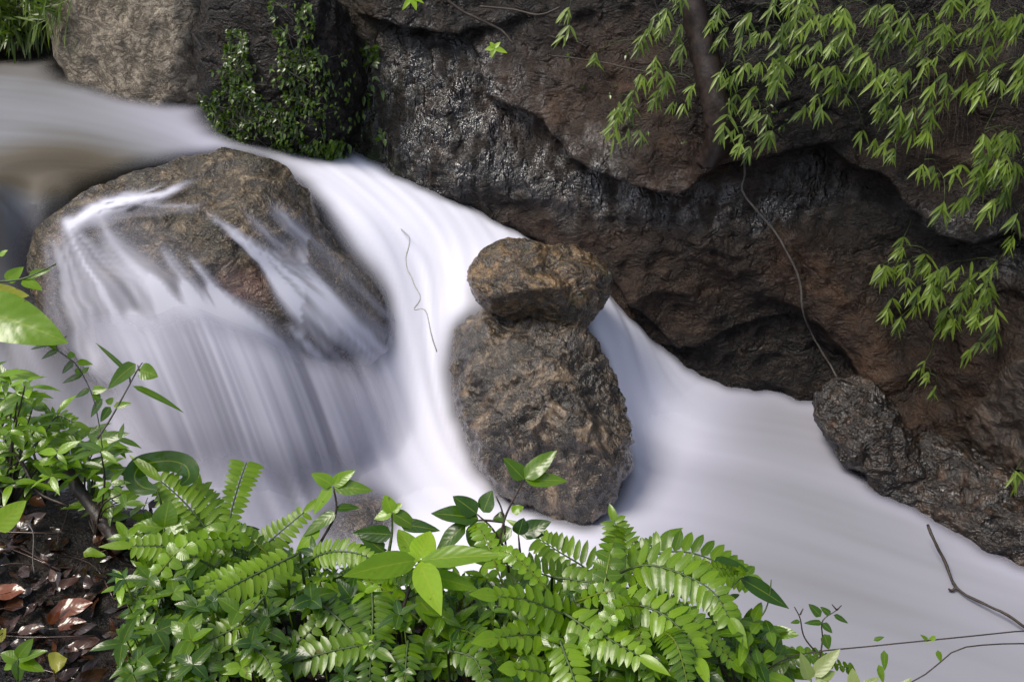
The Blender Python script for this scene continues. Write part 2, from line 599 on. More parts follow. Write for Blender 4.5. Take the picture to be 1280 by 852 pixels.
WF = grid_faces(nrw, ncw)
bvh_wall0 = BVHTree.FromPolygons(W0.reshape(-1, 3).tolist(), WF.tolist())


def wall_sh(px, py):
    d = ray(px, py)
    loc, nn, fi, dist = bvh_wall0.ray_cast(Vector(CAM), Vector(norm(d)))
    if loc is None:
        return None
    v = WF[fi][0]
    return cols[v % ncw], rows[v // ncw]


Ssg, Hsg = np.meshgrid(cols, rows)


def ledge(px_line, amp, fall, soft=.05, wid=None):
    sh = [wall_sh(*p) for p in px_line]
    ok = [i for i, q in enumerate(sh) if q is not None]
    ss = np.array([sh[i][0] for i in ok]); h_ = np.array([sh[i][1] for i in ok])
    am = np.array([amp[i] if hasattr(amp, '__len__') else amp for i in ok])
    o = np.argsort(ss)
    e = np.interp(cols, ss[o], h_[o]); A = np.interp(cols, ss[o], am[o], left=0, right=am[o][-1])
    P2 = np.stack([cols, cols * 0, cols * 0], -1)
    e = e + .035 * fbm(P2, 3, 4, 5)
    ab = Hsg - e[None]
    A = A[None]
    return A * sstep(-soft, soft, ab) * np.exp(-np.maximum(ab, 0) / fall) - .35 * A * np.exp(-np.maximum(-ab, 0) / .25) * (ab < 0)


P0 = W0.reshape(-1, 3)


def blob_late(lst):
    px, py = proj(P0)
    o = np.zeros(len(P0))
    for x, y, rx, ry, a in lst:
        o = np.maximum(o, a * np.exp(-(((px - x) / rx) ** 2 + ((py - y) / ry) ** 2)))
    return o


off = np.zeros((nrw, ncw))
off += ledge([(560, 20), (600, 70), (612, 112), (690, 140), (720, 182), (800, 215), (845, 232), (900, 197), (960, 188), (1030, 172), (1062, 195), (1120, 212), (1150, 245), (1185, 285), (1235, 302), (1280, 285)],
             [.02, .08, .11, .14, .17, .20, .22, .20, .16, .15, .17, .18, .19, .21, .21, .19], .9)
off += ((.30 * np.clip(2.3 - P0[:, 2], -.6, 1.0) - .06) * blob_late([(590, 150, 170, 130, 1)])).reshape(nrw, ncw)
off += ledge([(440, 10), (475, 22), (520, 34), (570, 42), (620, 30), (700, 8)], [.0, .12, .14, .12, .05, 0], .5, .03)
off += ledge([(760, 440), (850, 428), (920, 410), (1000, 388), (1050, 400), (1120, 480)], [.02, .05, .06, .05, .03, 0], .35, .03)
off += ledge([(600, 300), (680, 290), (760, 330), (800, 380), (850, 430), (900, 440)], [0, .06, .10, .12, .08, 0], .4, .06)
lo = fbm(P0, .9, 3, 1); mdn = fbm(P0, 2.2, 4, 9, True); fi_ = fbm(P0, 9, 4, 3); vf = fbm(P0 * np.array([1, 1, .22]), 7, 3, 21)
disp = (.16 * lo + .10 * mdn + .022 * fi_).reshape(nrw, ncw)
WALL = W0 + OUT[None] * (off + disp)[..., None]
px0, py0 = proj(W0.reshape(-1, 3))


def blob(lst, px, py):
    o = np.zeros_like(px)
    for x, y, rx, ry, a in lst:
        o = np.maximum(o, a * np.exp(-(((px - x) / rx) ** 2 + ((py - y) / ry) ** 2) ** 1.5))
    return o


jx, jy = px0 + 40 * fbm(P0, 2.5, 3, 31), py0 + 40 * fbm(P0, 2.5, 3, 33)
rib = np.array([(985, 322), (1030, 352), (1065, 395), (1095, 440), (1118, 485), (1140, 530), (1160, 585)], float)
bd_ = np.full(len(P0), 1e9)
for a_, b_ in zip(rib[:-1], rib[1:]):
    ab_ = b_ - a_
    t_ = np.clip(((px0 - a_[0]) * ab_[0] + (py0 - a_[1]) * ab_[1]) / (ab_ @ ab_), 0, 1)
    bd_ = np.minimum(bd_, np.hypot(px0 - a_[0] - t_ * ab_[0], py0 - a_[1] - t_ * ab_[1]))
bd_ = bd_ + 10 * fbm(P0, 4, 3, 61)
ribm = np.exp(-(np.maximum(bd_, 0) / np.interp(py0, [320, 400, 600], [44, 36, 26])) ** 4)
WALL += OUT[None] * (np.interp(py0, [320, 430, 590], [.07, .16, .34]) * ribm).reshape(nrw, ncw)[..., None]
wet = blob([(560, 140, 130, 110, 1), (690, 195, 100, 55, 1), (780, 240, 80, 34, 1), (900, 255, 140, 26, 1), (1010, 235, 60, 30, .5), (1180, 270, 60, 30, .7), (1250, 310, 40, 50, .6)], jx, jy)
WALL += OUT[None] * (wet * .045 * vf).reshape(nrw, ncw)[..., None]
brown = blob([(740, 110, 130, 70, .8), (860, 200, 90, 60, .9), (800, 370, 130, 70, .6), (720, 300, 120, 40, .7), (1010, 330, 70, 40, .6), (900, 340, 60, 60, .4), (1200, 470, 110, 110, .6), (1230, 620, 90, 100, .7), (1200, 150, 80, 90, .5), (430, 60, 60, 90, .5), (1100, 200, 60, 40, .3)], jx, jy)
brown = np.maximum(brown, ribm * .9)
pale = blob([(200, 50, 110, 75, .95), (400, 70, 40, 60, .35)], jx, jy)
moss = blob([(350, 110, 110, 110, .8), (430, 200, 70, 40, .9), (60, 20, 90, 50, .9)], jx, jy)
WV = WALL.reshape(-1, 3)
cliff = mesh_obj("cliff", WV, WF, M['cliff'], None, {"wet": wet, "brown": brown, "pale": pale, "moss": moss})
tag(cliff, kind='structure')
register(WV, WF)
bvh_cliff = make_bvh([WV], [ROCK_F[-1]])


def on(bvh, px, py, lift=0.0):
    d = norm(ray(px, py))
    loc, nn, fi, dist = bvh.ray_cast(Vector(CAM), Vector(d))
    if loc is None:
        return None, None
    nn = np.array(nn)
    if nn @ d > 0: nn = -nn
    return np.array(loc) - d * lift, nn


# ------------------------------------------------------------------ boulders
def rock(name, c, r, rot, cuts, seed, mat, label, amp=(.10, .05, .012), sub=6, freq=1.0, grain=(1, 1, 1), cat="boulder", parent=None, power=2.3):
    bm = bmesh.new()
    bmesh.ops.create_icosphere(bm, subdivisions=sub, radius=1.0)
    V = np.array([v.co[:] for v in bm.verts]); F = np.array([[v.index for v in f.verts] for f in bm.faces])
    bm.free()
    V = V / (np.sum(np.abs(V) ** power, axis=1) ** (1 / power))[:, None]
    r = np.array(r)
    for n, h in cuts:
        n = norm(n)
        d = V @ n - h
        V = V - np.outer(np.where(d > 0, d * .88, 0), n)
    P = V * r
    s = float(r.mean())
    nn = V / np.linalg.norm(V, axis=1)[:, None]
    P = P + nn * (s * (amp[0] * fbm(P / s, 1.1 * freq, 3, seed) + amp[1] * fbm(P / s * np.array(grain) + .12 * np.sin(P / s * 5)[:, [1, 2, 0]], 2.6 * freq, 5, seed + 3, True) + amp[2] * fbm(P / s * np.array(grain), 9, 4, seed + 5, True)))[:, None]
    Rm = np.array(Euler(rot).to_matrix())
    P = P @ Rm.T + np.array(c)
    o = mesh_obj(name, P - np.array(c) if parent is None else P, F, mat, parent)
    if parent is None:
        o.location = Vector(c)
        tag(o, label, cat)
    register(P, F)
    return P, F


def outlined_rock(name, poly, t, depth, cuts, seed, mat, label, amp=(.05, .05, .008), sub=7, freq=1.0, grain=(1, 1, 1), cat="boulder", power=2.4, tilt=0.0, dents=()):
    """a full round boulder whose widest section follows the given outline, real size and thickness at its own distance"""
    poly = np.array(poly, float)
    cx, cy = (poly.min(0) + poly.max(0)) / 2
    c = at(cx, cy, t)
    e3 = norm(CAM - c); e1 = norm(np.cross([0, 0, 1.0], e3)); e2 = np.cross(e3, e1)
    pw = []
    for x, y in poly:
        d = ray(x, y); k = ((c - CAM) @ e3) / (d @ e3)
        q = CAM + d * k - c
        pw.append((q @ e1, q @ e2))
    pw = np.array(pw)
    th = np.arctan2(pw[:, 1], pw[:, 0]); rr = np.hypot(pw[:, 0], pw[:, 1])
    o = np.argsort(th); th, rr = th[o], rr[o]
    tg_ = np.linspace(-math.pi, math.pi, 361)
    rg = np.interp(tg_, np.concatenate([th - 2 * math.pi, th, th + 2 * math.pi]), np.tile(rr, 3))
    kk = np.hanning(13); kk /= kk.sum()
    rg = np.convolve(np.pad(rg, 6, mode='wrap'), kk, 'valid')
    bm = bmesh.new()
    bmesh.ops.create_icosphere(bm, subdivisions=sub, radius=1.0)
    V = np.array([v.co[:] for v in bm.verts]); F = np.array([[v.index for v in f.verts] for f in bm.faces])
    bm.free()
    V = V / (np.sum(np.abs(V) ** power, axis=1) ** (1 / power))[:, None]
    V[:, :2] /= np.maximum(1, np.hypot(V[:, 0], V[:, 1]))[:, None]
    for n, h in cuts:
        n = norm(n); d = V @ n - h
        sft = .06
        dd = np.where(d > sft, d - sft / 2, np.where(d > 0, d * d / (2 * sft), 0))
        V = V - np.outer(dd * .92, n)
    ang = np.arctan2(V[:, 1], V[:, 0]); rad = np.hypot(V[:, 0], V[:, 1])
    R = np.interp(ang, tg_, rg)
    s_ = float(rg.mean())
    P = np.stack([np.cos(ang) * rad * R, np.sin(ang) * rad * R, V[:, 2] * depth + tilt * np.sin(ang) * rad * R], -1)
    nn = V / np.linalg.norm(V, axis=1)[:, None]
    Q = P / s_
    for dv, wd, hg in dents:
        P = P + nn * (s_ * hg * np.exp(-(1 - nn @ norm(dv)) / wd))[:, None]
    P = P + nn * (s_ * (amp[0] * fbm(Q, 1.3 * freq, 3, seed) + amp[1] * fbm(Q * np.array(grain) + .12 * np.sin(Q * 5)[:, [1, 2, 0]], 2.4 * freq, 4, seed + 3, True) + amp[2] * fbm(Q * np.array(grain), 10, 3, seed + 5)))[:, None]
    P = c + P[:, :1] * e1 + P[:, 1:2] * e2 + P[:, 2:] * e3
    ob = mesh_obj(name, P - c, F, mat)
    ob.location = Vector(c)
    tag(ob, label, cat)
    register(P, F)
    return P, F


BIG_V, BIG_F = outlined_rock("mossy_boulder", [(42, 345), (52, 297), (88, 263), (140, 234), (200, 208), (260, 197), (315, 200), (355, 218), (385, 250), (403, 287), (430, 312), (462, 345), (483, 385), (488, 412), (480, 442), (455, 460), (430, 476), (395, 498), (340, 515), (270, 515), (180, 490), (100, 445), (60, 395)],
                             5.72, .80, [((-.1, .75, .65), .88), ((-.5, .1, .85), .90), ((0, -.7, .7), .93)], 3, M['big'],
                             "huge rounded brown boulder with water pouring over it", (.045, .06, .010))
TOP = outlined_rock("perched_stone", [(587, 362), (586, 342), (598, 320), (620, 304), (650, 297), (690, 302), (735, 314), (758, 332), (765, 350), (758, 375), (742, 398), (715, 416), (690, 420), (660, 409), (630, 396), (603, 382)],
                    5.52, .36, [((-.30, .55, .80), .66), ((.45, .62, .62), .62), ((-.05, -.72, .68), .60), ((.75, -.2, .6), .74), ((.15, .95, .2), .8)], 11, M['topstone'],
                    "ochre brown stone perched on top of the grey boulder", (.07, .10, .012), dents=[((.28, .72, .62), .03, -.16), ((.62, .1, .75), .04, -.13), ((.72, .45, .55), .03, .10), ((-.35, .1, .9), .06, .08), ((-.8, -.35, .5), .04, -.08), ((.1, -.25, .95), .02, -.07)])
LOW = outlined_rock("round_boulder", [(564, 446), (569, 416), (590, 395), (650, 388), (705, 398), (738, 425), (762, 462), (778, 505), (787, 548), (784, 588), (768, 620), (747, 643), (724, 656), (690, 648), (650, 630), (614, 600), (588, 555), (572, 500)],
                    5.60, .50, [((-.45, .6, .66), .74), ((.6, .3, .74), .80), ((-.1, -.4, .9), .88)], 23, M['lowstone'],
                    "grey brown creased boulder standing in the white water below the perched stone", (.05, .085, .014), 7, 1.3, (1, 1.4, .6), dents=[((-.55, .6, .6), .06, .09), ((.05, .1, 1), .03, -.09), ((.45, -.05, .85), .03, .07), ((-.25, -.35, .9), .04, .06), ((.3, .6, .7), .03, -.06), ((.1, -.7, .7), .04, -.07)])
outlined_rock("wet_boulder", [(1016, 500), (1022, 482), (1045, 472), (1078, 470), (1104, 492), (1126, 532), (1148, 575), (1160, 612), (1150, 640), (1118, 628), (1082, 592), (1045, 556), (1022, 528)],
              5.72, .28, [((-.4, .5, .75), .76), ((.3, -.3, .9), .8)], 31, M['wetrock'],
              "glistening black wet boulder at the pool edge below the brown rock rib", (.10, .14, .03), 6)
rock("shore_rock", (2.96, 3.86, -.02), (.62, .30, .34), (.0, .1, -.85), [((-.5, -.6, .6), .8)], 37, M['wetrock'],
     "low jagged wet rock along the right shore of the pool", (.18, .14, .03))
rock("brown_rock", (3.36, 4.08, .55), (.40, .36, .55), (.2, .1, -.6), [((-.6, -.7, .2), .8)], 41, M['root'],
     "reddish brown rock bulging above the low wet shore rock", (.16, .12, .02))
rock("submerged_rock", (-1.0, 3.78, -.12), (.33, .28, .24), (0, 0, .3), [], 47, M['lowstone'],
     "dark rounded rock veiled by white water behind the lime green plant", (.1, .08, .01), 5)
rock("pale_boulder", (-2.95, 7.1, 2.1), (1.0, .60, .98), (.05, .1, -.65), [((.3, -.9, .3), .8)], 53, M['palerock'],
     "pale lichen speckled rock face beside the upper stream", (.12, .06, .012))
outlined_rock("mossy_rock", [(-90, 20), (-90, -60), (60, -70), (118, -40), (128, 30), (112, 82), (70, 90), (20, 72), (-40, 66)], 7.4, .45, [], 67, M['bed'],
              "dark mossy rock under the grass in the top left corner", (.10, .12, .03), 6)
rock("ivy_boulder", (-1.68, 6.22, 2.0), (.62, .48, .75), (.0, -.05, -.35), [((.2, -.9, .3), .8)], 59, M['cliff'],
     "dark rock covered in creeper beside the chute", (.16, .10, .02))

bvh_rocks = make_bvh(ROCK_V, ROCK_F)
bvh_big = make_bvh([BIG_V], [BIG_F])

# ------------------------------------------------------------------ water: one height field from the upper stream to the pool
CP = [  # px, py, z, foam, flow in the picture
    (0, 60, 1.82, 0.074, 1, .2), (110, 88, 1.82, 0.124, 1, .4), (0, 105, 1.80, 0.198, 1, .12), (0, 165, 1.77, 0.208, 1, .08), (0, 205, 1.75, 0.050, 1, 0), (0, 280, 1.64, 0.170, 1, .1),
    (100, 140, 1.78, 0.223, 1, .3), (200, 163, 1.75, 0.347, 1, .42), (252, 188, 1.70, 0.465, 1, .35), (130, 205, 1.74, 0.074, 1, 0), (60, 250, 1.72, 0.088, 1, .1), (190, 195, 1.73, 0.186, 1, .05),
    (330, 204, 1.63, 0.850, 1, .3), (400, 238, 1.50, 0.950, 1, .6), (460, 285, 1.32, 1.000, 1, .9), (520, 290, 1.24, 1.000, .8, .8), (590, 306, 1.12, 0.950, .3, 1),
    (545, 360, .98, 1.000, .1, 1), (585, 395, .86, 1.000, 0, 1), (515, 420, .74, 0.980, .1, 1), (550, 460, .58, 0.980, .15, 1), (500, 480, .52, 0.900, .4, 1), (480, 530, .34, 0.697, .6, 1),
    (560, 560, .22, 0.880, .4, 1), (600, 640, .04, 0.800, 1, .6), (450, 600, .22, 0.295, .7, 1), (415, 600, .26, 0.410, .7, 1), (500, 600, .14, 0.720, .7, 1), (350, 640, .26, 0.476, .6, 1), (200, 610, .42, 0.476, .5, 1), (100, 540, .6, 0.459, .4, 1), (0, 480, .75, 0.443, .3, 1),
    (0, 350, 1.30, 0.160, .3, 1), (40, 300, 1.48, 0.300, .4, 1), (20, 330, 1.38, 0.280, .3, 1), (20, 420, 1.0, 0.400, .3, 1), (300, 560, .62, 0.492, .55, 1), (400, 540, .50, 0.476, .6, 1),
    (742, 402, .80, 0.900, .5, 1), (790, 450, .42, 0.920, .6, 1), (832, 500, .10, 0.920, 1, .8), (900, 530, 0, 0.471, 1, .3), (1000, 560, 0, 0.330, 1, .4), (880, 600, 0, 0.443, 1, .35), (1100, 640, 0, 0.330, 1, .6),
    (800, 620, 0, 0.683, 1, .25), (1000, 700, 0, 0.330, 1, .5), (1200, 760, 0, 0.330, 1, .55), (1280, 850, 0, 0.330, 1, .6), (900, 720, 0, 0.359, 1, .4), (700, 690, 0, 0.840, 1, .3), (1100, 800, 0, 0.330, 1, .45),
    (500, 700, 0, 0.800, 1, .5), (950, 500, 0, 0.330, 1, .1), (800, 520, .05, 0.927, .8, .6), (1280, 740, 0, 0.330, 1, .5), (600, 800, 0, 0.700, 1, .4), (900, 852, 0, 0.403, 1, .4),
]
xy, zz, ff, fl = [], [], [], []
for (px, py, z, f, dx, dy) in CP:
    p = at_z(px, py, z)
    q = at_z(px + dx * 12, py + dy * 12, z - .03 * max(dy, 0))
    xy.append(p[:2]); zz.append(z); ff.append(f); fl.append(norm((q - p)[:2]))
for (px, py, f) in [(165, 405, .5), (215, 385, .6), (270, 400, .7), (330, 420, .62), (380, 440, .6), (430, 455, .6), (470, 440, .6), (110, 400, .35), (75, 380, .3)]:
    p, nn = on(bvh_big, px, py)
    if p is None: continue
    xy.append(p[:2]); zz.append(p[2] + .015); ff.append(f); fl.append(norm((at_z(px + 6, py + 10, p[2] - .05) - p)[:2]))
for (x, y, z, f) in [(-6, 8, 1.95, .3), (-6, 5, 1.75, .1), (-6, 3, 1.2, .3), (-4, 3, .6, .6), (-3, 2.6, .2, .7), (-1, 2, 0, .7), (1, 1, 0, .6), (4, 0, 0, .5), (5, -1, -.05, .5), (4, 2, 0, .5), (3.5, 4, 0, .5), (3, 5.5, 0, .5), (1.5, 6, 0, .6), (0, 6.5, 1.0, .8), (-2, 7, 1.7, .7), (-4, 9, 1.95, .4), (-7, 1, .5, .5)]:
    xy.append((x, y)); zz.append(z); ff.append(f); fl.append(norm((1, -.5)))
xy = np.array(xy); zz = np.array(zz); ff = np.array(ff); fl = np.array(fl)


def rbf(XY, vals):
    d = np.linalg.norm(xy[:, None] - xy[None], axis=-1)
    K = np.sqrt(d * d + .01)
    n = len(xy)
    A = np.zeros((n + 1, n + 1)); A[:n, :n] = K - 1e-3 * np.eye(n); A[:n, n] = 1; A[n, :n] = 1
    w = np.linalg.solve(A, np.concatenate([vals, [0]]))
    o = np.full(len(XY), w[n])
    for i in range(n):
        o += w[i] * np.sqrt(((XY - xy[i]) ** 2).sum(1) + .01)
    return o


GS = .026
gx = np.arange(-6.2, 5.0, GS); gy = np.arange(-.6, 8.6, GS)
GX, GY = np.meshgrid(gx, gy)
XY = np.stack([GX.ravel(), GY.ravel()], -1)
WZ = np.clip(rbf(XY, zz), -.06, 2.0).reshape(GX.shape)


def blur(A, s):
    r = int(3 * s); k = np.exp(-.5 * (np.arange(-r, r + 1) / s) ** 2); k /= k.sum()
    A = np.apply_along_axis(lambda v: np.convolve(np.pad(v, r, mode='edge'), k, 'valid'), 0, A)
    return np.apply_along_axis(lambda v: np.convolve(np.pad(v, r, mode='edge'), k, 'valid'), 1, A)


def seen_big(q):
    d = q - Vector(CAM)
    h = bvh_big.ray_cast(Vector(CAM), d.normalized())
    return h[0] is not None and h[3] > d.length - .03


CURT = np.array([(40, 372), (75, 385), (110, 402), (165, 402), (215, 386), (270, 400), (330, 424), (380, 446), (430, 462), (475, 455), (500, 430)])
for r_ in range(GX.shape[0]):
    for c_ in range(GX.shape[1]):
        x, y = GX[r_, c_], GY[r_, c_]
        if -3.4 < x < -.5 and 3.5 < y < 5.9:
            loc, nn, fi, d = bvh_big.ray_cast(Vector((x, y, 5)), Vector((0, 0, -1)))
            if loc is not None and seen_big(loc):
                qx, qy = proj(np.array(loc))
                if qx < 345 and qy < np.interp(qx, CURT[:, 0], CURT[:, 1]) + 62:
                    WZ[r_, c_] = min(WZ[r_, c_], loc.z - .07)
WZ = blur(WZ, 2.2)
FO = blur(np.clip(rbf(XY, ff), 0, 1.05).reshape(GX.shape), 3)
VX = blur(rbf(XY, fl[:, 0]).reshape(GX.shape), 4); VY = blur(rbf(XY, fl[:, 1]).reshape(GX.shape), 4)
vl = np.hypot(VX, VY) + 1e-6
VX /= vl; VY /= vl


def bil(A, r, c):
    r = np.clip(r, 0, A.shape[0] - 1.001); c = np.clip(c, 0, A.shape[1] - 1.001)
    i = r.astype(int); j = c.astype(int); a = r - i; b = c - j
    return A[i, j] * (1 - a) * (1 - b) + A[i + 1, j] * a * (1 - b) + A[i, j + 1] * (1 - a) * b + A[i + 1, j + 1] * a * b


def lic(nz, steps):
    R0, C0 = np.meshgrid(np.arange(nz.shape[0], dtype=float), np.arange(nz.shape[1], dtype=float), indexing='ij')
    acc = nz.copy(); tot = np.ones_like(nz)
    for sg in (1, -1):
        r, c = R0.copy(), C0.copy()
        for k in range(steps):
            vx, vy = bil(VX, r, c), bil(VY, r, c)
            r = r + sg * vy; c = c + sg * vx
            w = 1 - k / steps
            acc += w * bil(nz, r, c); tot += w
    acc /= tot
    acc -= acc.mean()
    return acc / acc.std()


n1 = blur(rng.normal(size=GX.shape), .8); n2 = blur(rng.normal(size=GX.shape), 2.6)
STK = .75 * lic(n1 / n1.std(), 30) + .6 * lic(n2 / n2.std(), 40)
STK /= STK.std()
WP = np.stack([GX, GY, WZ], -1).reshape(-1, 3)
slope = np.hypot(*np.gradient(WZ, GS))
wpx, wpy = proj(WP)
amp = (.017 + .20 * np.clip(slope / 1.2, 0, 1) * sstep(520, 380, wpx).reshape(GX.shape))
CLD = blur(rng.normal(size=GX.shape), 9); CLD = lic(CLD / CLD.std(), 30)
FOAM = np.clip(FO * (1 + amp * STK * 1.0 + .085 * CLD * (WZ < .1)) + .006 * STK, 0, 1)
WZ = WZ + .012 * STK * np.clip(slope, 0, 1)
WP = np.stack([GX, GY, WZ], -1).reshape(-1, 3)
alpha = np.ones(len(WP))
vis = (wpx > -120) & (wpx < 1400) & (wpy > -60) & (wpy < 940)
for i in np.nonzero(vis)[0]:
    loc, nn, fi, d = bvh_rocks.find_nearest(Vector(WP[i]), .35)
    if loc is not None:
        alpha[i] = d
fz_near = np.where(vis, np.exp(-np.clip(alpha, 0, 1) / .10), 0) * (WP[:, 2] < 1.6)
soft = np.where(vis, np.clip(alpha, 0, 1), 1)
soft_w = np.interp(wpx, [0, 380, 500, 600, 1000, 1280], [.20, .20, .10, .09, .055, .055])
alpha = sstep(-.01, 1, soft / soft_w)
alpha = blur(alpha.reshape(GX.shape), 1.2).ravel()
WFc = grid_faces(*GX.shape)
fz = np.clip(FOAM.ravel() + .16 * blur(fz_near.reshape(GX.shape), 1.5).ravel(), 0, 1)
# split: upper stream, cascade, pool (one sheet cut into three named waters)
zc = WZ.ravel()[WFc].mean(1); 
for nm, sel in (("upper_stream_water", zc > 1.66), ("cascade_water", (zc <= 1.66) & (zc > .03)), ("pool_water", zc <= .03)):
    Fs = WFc[sel]
    used, inv = np.unique(Fs, return_inverse=True)
    o = mesh_obj(nm, WP[used], inv.reshape(Fs.shape), M['water'], None, {"foam": fz[used], "alpha": alpha[used]})
    tag(o, kind='structure')
BZ = blur(WZ - .16, 4)[::3, ::3]
bp = np.stack([GX[::3, ::3], GY[::3, ::3], BZ], -1).reshape(-1, 3)
bp[:, 2] += .05 * fbm(bp, 2.5, 3, 71)
tag(mesh_obj("stream_bed", bp, grid_faces(*BZ.shape), M['bed']), kind='structure')

rme = bpy.data.objects["mossy_boulder"].data
rx_, ry_ = proj(BIG_V)
ra = rme.attributes.new("red", 'FLOAT', 'POINT')
ra.data.foreach_set("value", np.clip(np.exp(-(((rx_ - 302) / 34) ** 2 + ((ry_ - 358) / 24) ** 2)) * 1.6 + .5 * fbm(BIG_V, 9, 3, 44), 0, 1).astype(np.float32) * (np.exp(-(((rx_ - 302) / 48) ** 2 + ((ry_ - 358) / 34) ** 2)) > .3))
# veils of water that run over the big boulder
STRIPS = [  # polyline of (px,py,halfwidth), density, fine frequency
    ([(84, 276, 16), (100, 310, 34), (122, 350, 58), (150, 395, 90), (165, 450, 110)], .66, 4),
    ([(66, 290, 10), (80, 340, 26), (95, 400, 44), (110, 450, 60)], .5, 3),
    ([(110, 280, 30), (170, 330, 70), (230, 390, 100), (270, 440, 110)], .22, 5),
    ([(120, 270, 10), (150, 310, 24), (190, 360, 40), (215, 420, 60)], .34, 3),
    ([(250, 229, 5), (205, 247, 12), (160, 257, 16), (120, 268, 18), (92, 282, 18)], .62, 1.5),
    ([(262, 262, 5), (215, 266, 10), (165, 266, 13), (110, 276, 16)], .42, 1.5),
    ([(256, 266, 4), (300, 296, 9), (345, 330, 14), (400, 376, 22), (460, 425, 30), (520, 480, 36)], .95, 3),
    ([(330, 255, 14), (360, 285, 22), (400, 330, 28), (450, 375, 32), (500, 415, 34)], .50, 3),
    ([(300, 300, 5), (340, 345, 14), (390, 405, 26), (450, 475, 36)], .6, 3),
    ([(252, 346, 5), (275, 375, 18), (320, 420, 36), (390, 510, 50)], .9, 3),
    ([(222, 342, 5), (245, 378, 18), (285, 430, 36), (345, 520, 54)], .9, 3),
    ([(185, 336, 5), (212, 375, 18), (250, 420, 40), (310, 520, 60)], .85, 3),
    ([(160, 385, 12), (195, 425, 36), (250, 520, 70)], .85, 3),
    ([(285, 380, 5), (320, 420, 18), (370, 480, 34)], .7, 3),
    ([(350, 400, 8), (390, 440, 26), (440, 500, 34)], .6, 3),
    ([(200, 300, 6), (230, 345, 14), (262, 390, 24), (300, 440, 30)], .38, 3),
    ([(280, 284, 3), (312, 315, 7), (352, 360, 12), (410, 420, 20)], .6, 2),
    ([(300, 262, 8), (345, 310, 14), (395, 360, 20), (455, 425, 26)], .42, 2.5),
    ([(355, 300, 5), (395, 350, 12), (440, 400, 18), (490, 450, 22)], .5, 2),
    ([(235, 318, 3), (262, 350, 10), (300, 400, 18), (350, 450, 26)], .5, 2),
]


def strip_density(px, py):
    tot = np.zeros_like(px)
    for k, (pl, den, fr) in enumerate(STRIPS):
        pl = spline(pl, 24)
        best = np.full(len(px), 1e9); bu = np.zeros(len(px)); ba = np.zeros(len(px)); bw = np.ones(len(px))
        for i in range(len(pl) - 1):
            a, b = pl[i, :2], pl[i + 1, :2]
            ab = b - a; L = np.hypot(*ab) + 1e-6
            rx, ry = px - a[0], py - a[1]
            t = np.clip((rx * ab[0] + ry * ab[1]) / L ** 2, 0, 1)
            ex, ey = rx - t * ab[0], ry - t * ab[1]
            d = np.hypot(ex, ey)
            sgn = np.sign(ab[0] * ry - ab[1] * rx)
            m_ = d < best
            best = np.where(m_, d, best); bu = np.where(m_, (i + t) / (len(pl) - 1), bu)
            ba = np.where(m_, sgn * d, ba); bw = np.where(m_, pl[i, 2] + t * (pl[i + 1, 2] - pl[i, 2]), bw)
        a_ = ba / bw
        fine = gnoise(np.stack([a_ * fr * .8, bu * .5, a_ * 0 + k * 3.7], -1)) + .7 * gnoise(np.stack([a_ * fr * 2.2, bu * .6, a_ * 0 + k * 5.1], -1))
        prof = np.clip(1 - np.abs(a_), 0, 1) ** 1.2
        d_ = den * np.clip(prof * (1 + .65 * fine), 0, 1.2) * sstep(0, .22, bu + .02)
        d_ = np.where(best < bw * 1.05, d_, 0)
        tot = tot + d_ * (1 - tot * .6)
    return np.clip(tot * 1.2, 0, .97)


BN = np.zeros_like(BIG_V)
fn = np.cross(BIG_V[BIG_F[:, 1]] - BIG_V[BIG_F[:, 0]], BIG_V[BIG_F[:, 2]] - BIG_V[BIG_F[:, 0]])
for k in range(3):
    np.add.at(BN, BIG_F[:, k], fn)
BN /= np.linalg.norm(BN, axis=1)[:, None] + 1e-12
bgx, bgy = proj(BIG_V); bgx_, bgy_ = bgx, bgy
BS0 = BN.copy()
vd_ = (CAM - BIG_V) / np.linalg.norm(CAM - BIG_V, axis=1)[:, None]
facing = sstep(.0, .42, (vd_ * BN).sum(1)) * np.where(bgx_ > 380, .35 + .65 * sstep(0, 1, .5 + 1.6 * gnoise(np.stack([bgx_ * .045 - bgy_ * .045, bgx_ * .004, bgy_ * 0], -1))), 1)
dens = strip_density(bgx, bgy) * facing
VS = BIG_V.copy()
e_ = np.concatenate([BIG_F[:, [0, 1]], BIG_F[:, [1, 2]], BIG_F[:, [2, 0]]])
deg = np.bincount(e_.ravel(), minlength=len(VS)).astype(float)[:, None]


def relax(A, n):
    for it in range(n):
        acc = np.zeros_like(A)
        np.add.at(acc, e_[:, 0], A[e_[:, 1]]); np.add.at(acc, e_[:, 1], A[e_[:, 0]])
        A = acc / deg
    return A


VS = relax(VS, 30)
BS = relax(BN, 20)
BS /= np.linalg.norm(BS, axis=1)[:, None]
dd = np.maximum(0, ((BIG_V - VS) * BS).sum(1))
for it in range(6):
    np.maximum.at(dd, e_[:, 0], dd[e_[:, 1]]); np.maximum.at(dd, e_[:, 1], dd[e_[:, 0]])
dd = relax(dd[:, None], 40)
VS = VS + BS * (.014 + 1.15 * dd)
sel = (dens[BIG_F].max(1) > .01)
Fs = BIG_F[sel]
used, inv = np.unique(Fs, return_inverse=True)
vo = mesh_obj("veil_water", VS[used], inv.reshape(Fs.shape), M['water'], None,
              {"foam": np.clip(.54 + .4 * dens, 0, 1)[used], "alpha": np.clip(dens, 0, .93)[used]})
tag(vo, kind='structure')

# ------------------------------------------------------------------ near bank
ex = [-9, -4, -2.2, -1.4, -1.0, -.5, 0, .6, .75, .95, 1.5, 4, 9]
ey = [4.6, 2.7, 2.05, 1.72, 1.5, 1.33, 1.35, 1.22, 1.05, .6, 0.0, -1.4, -3.0]


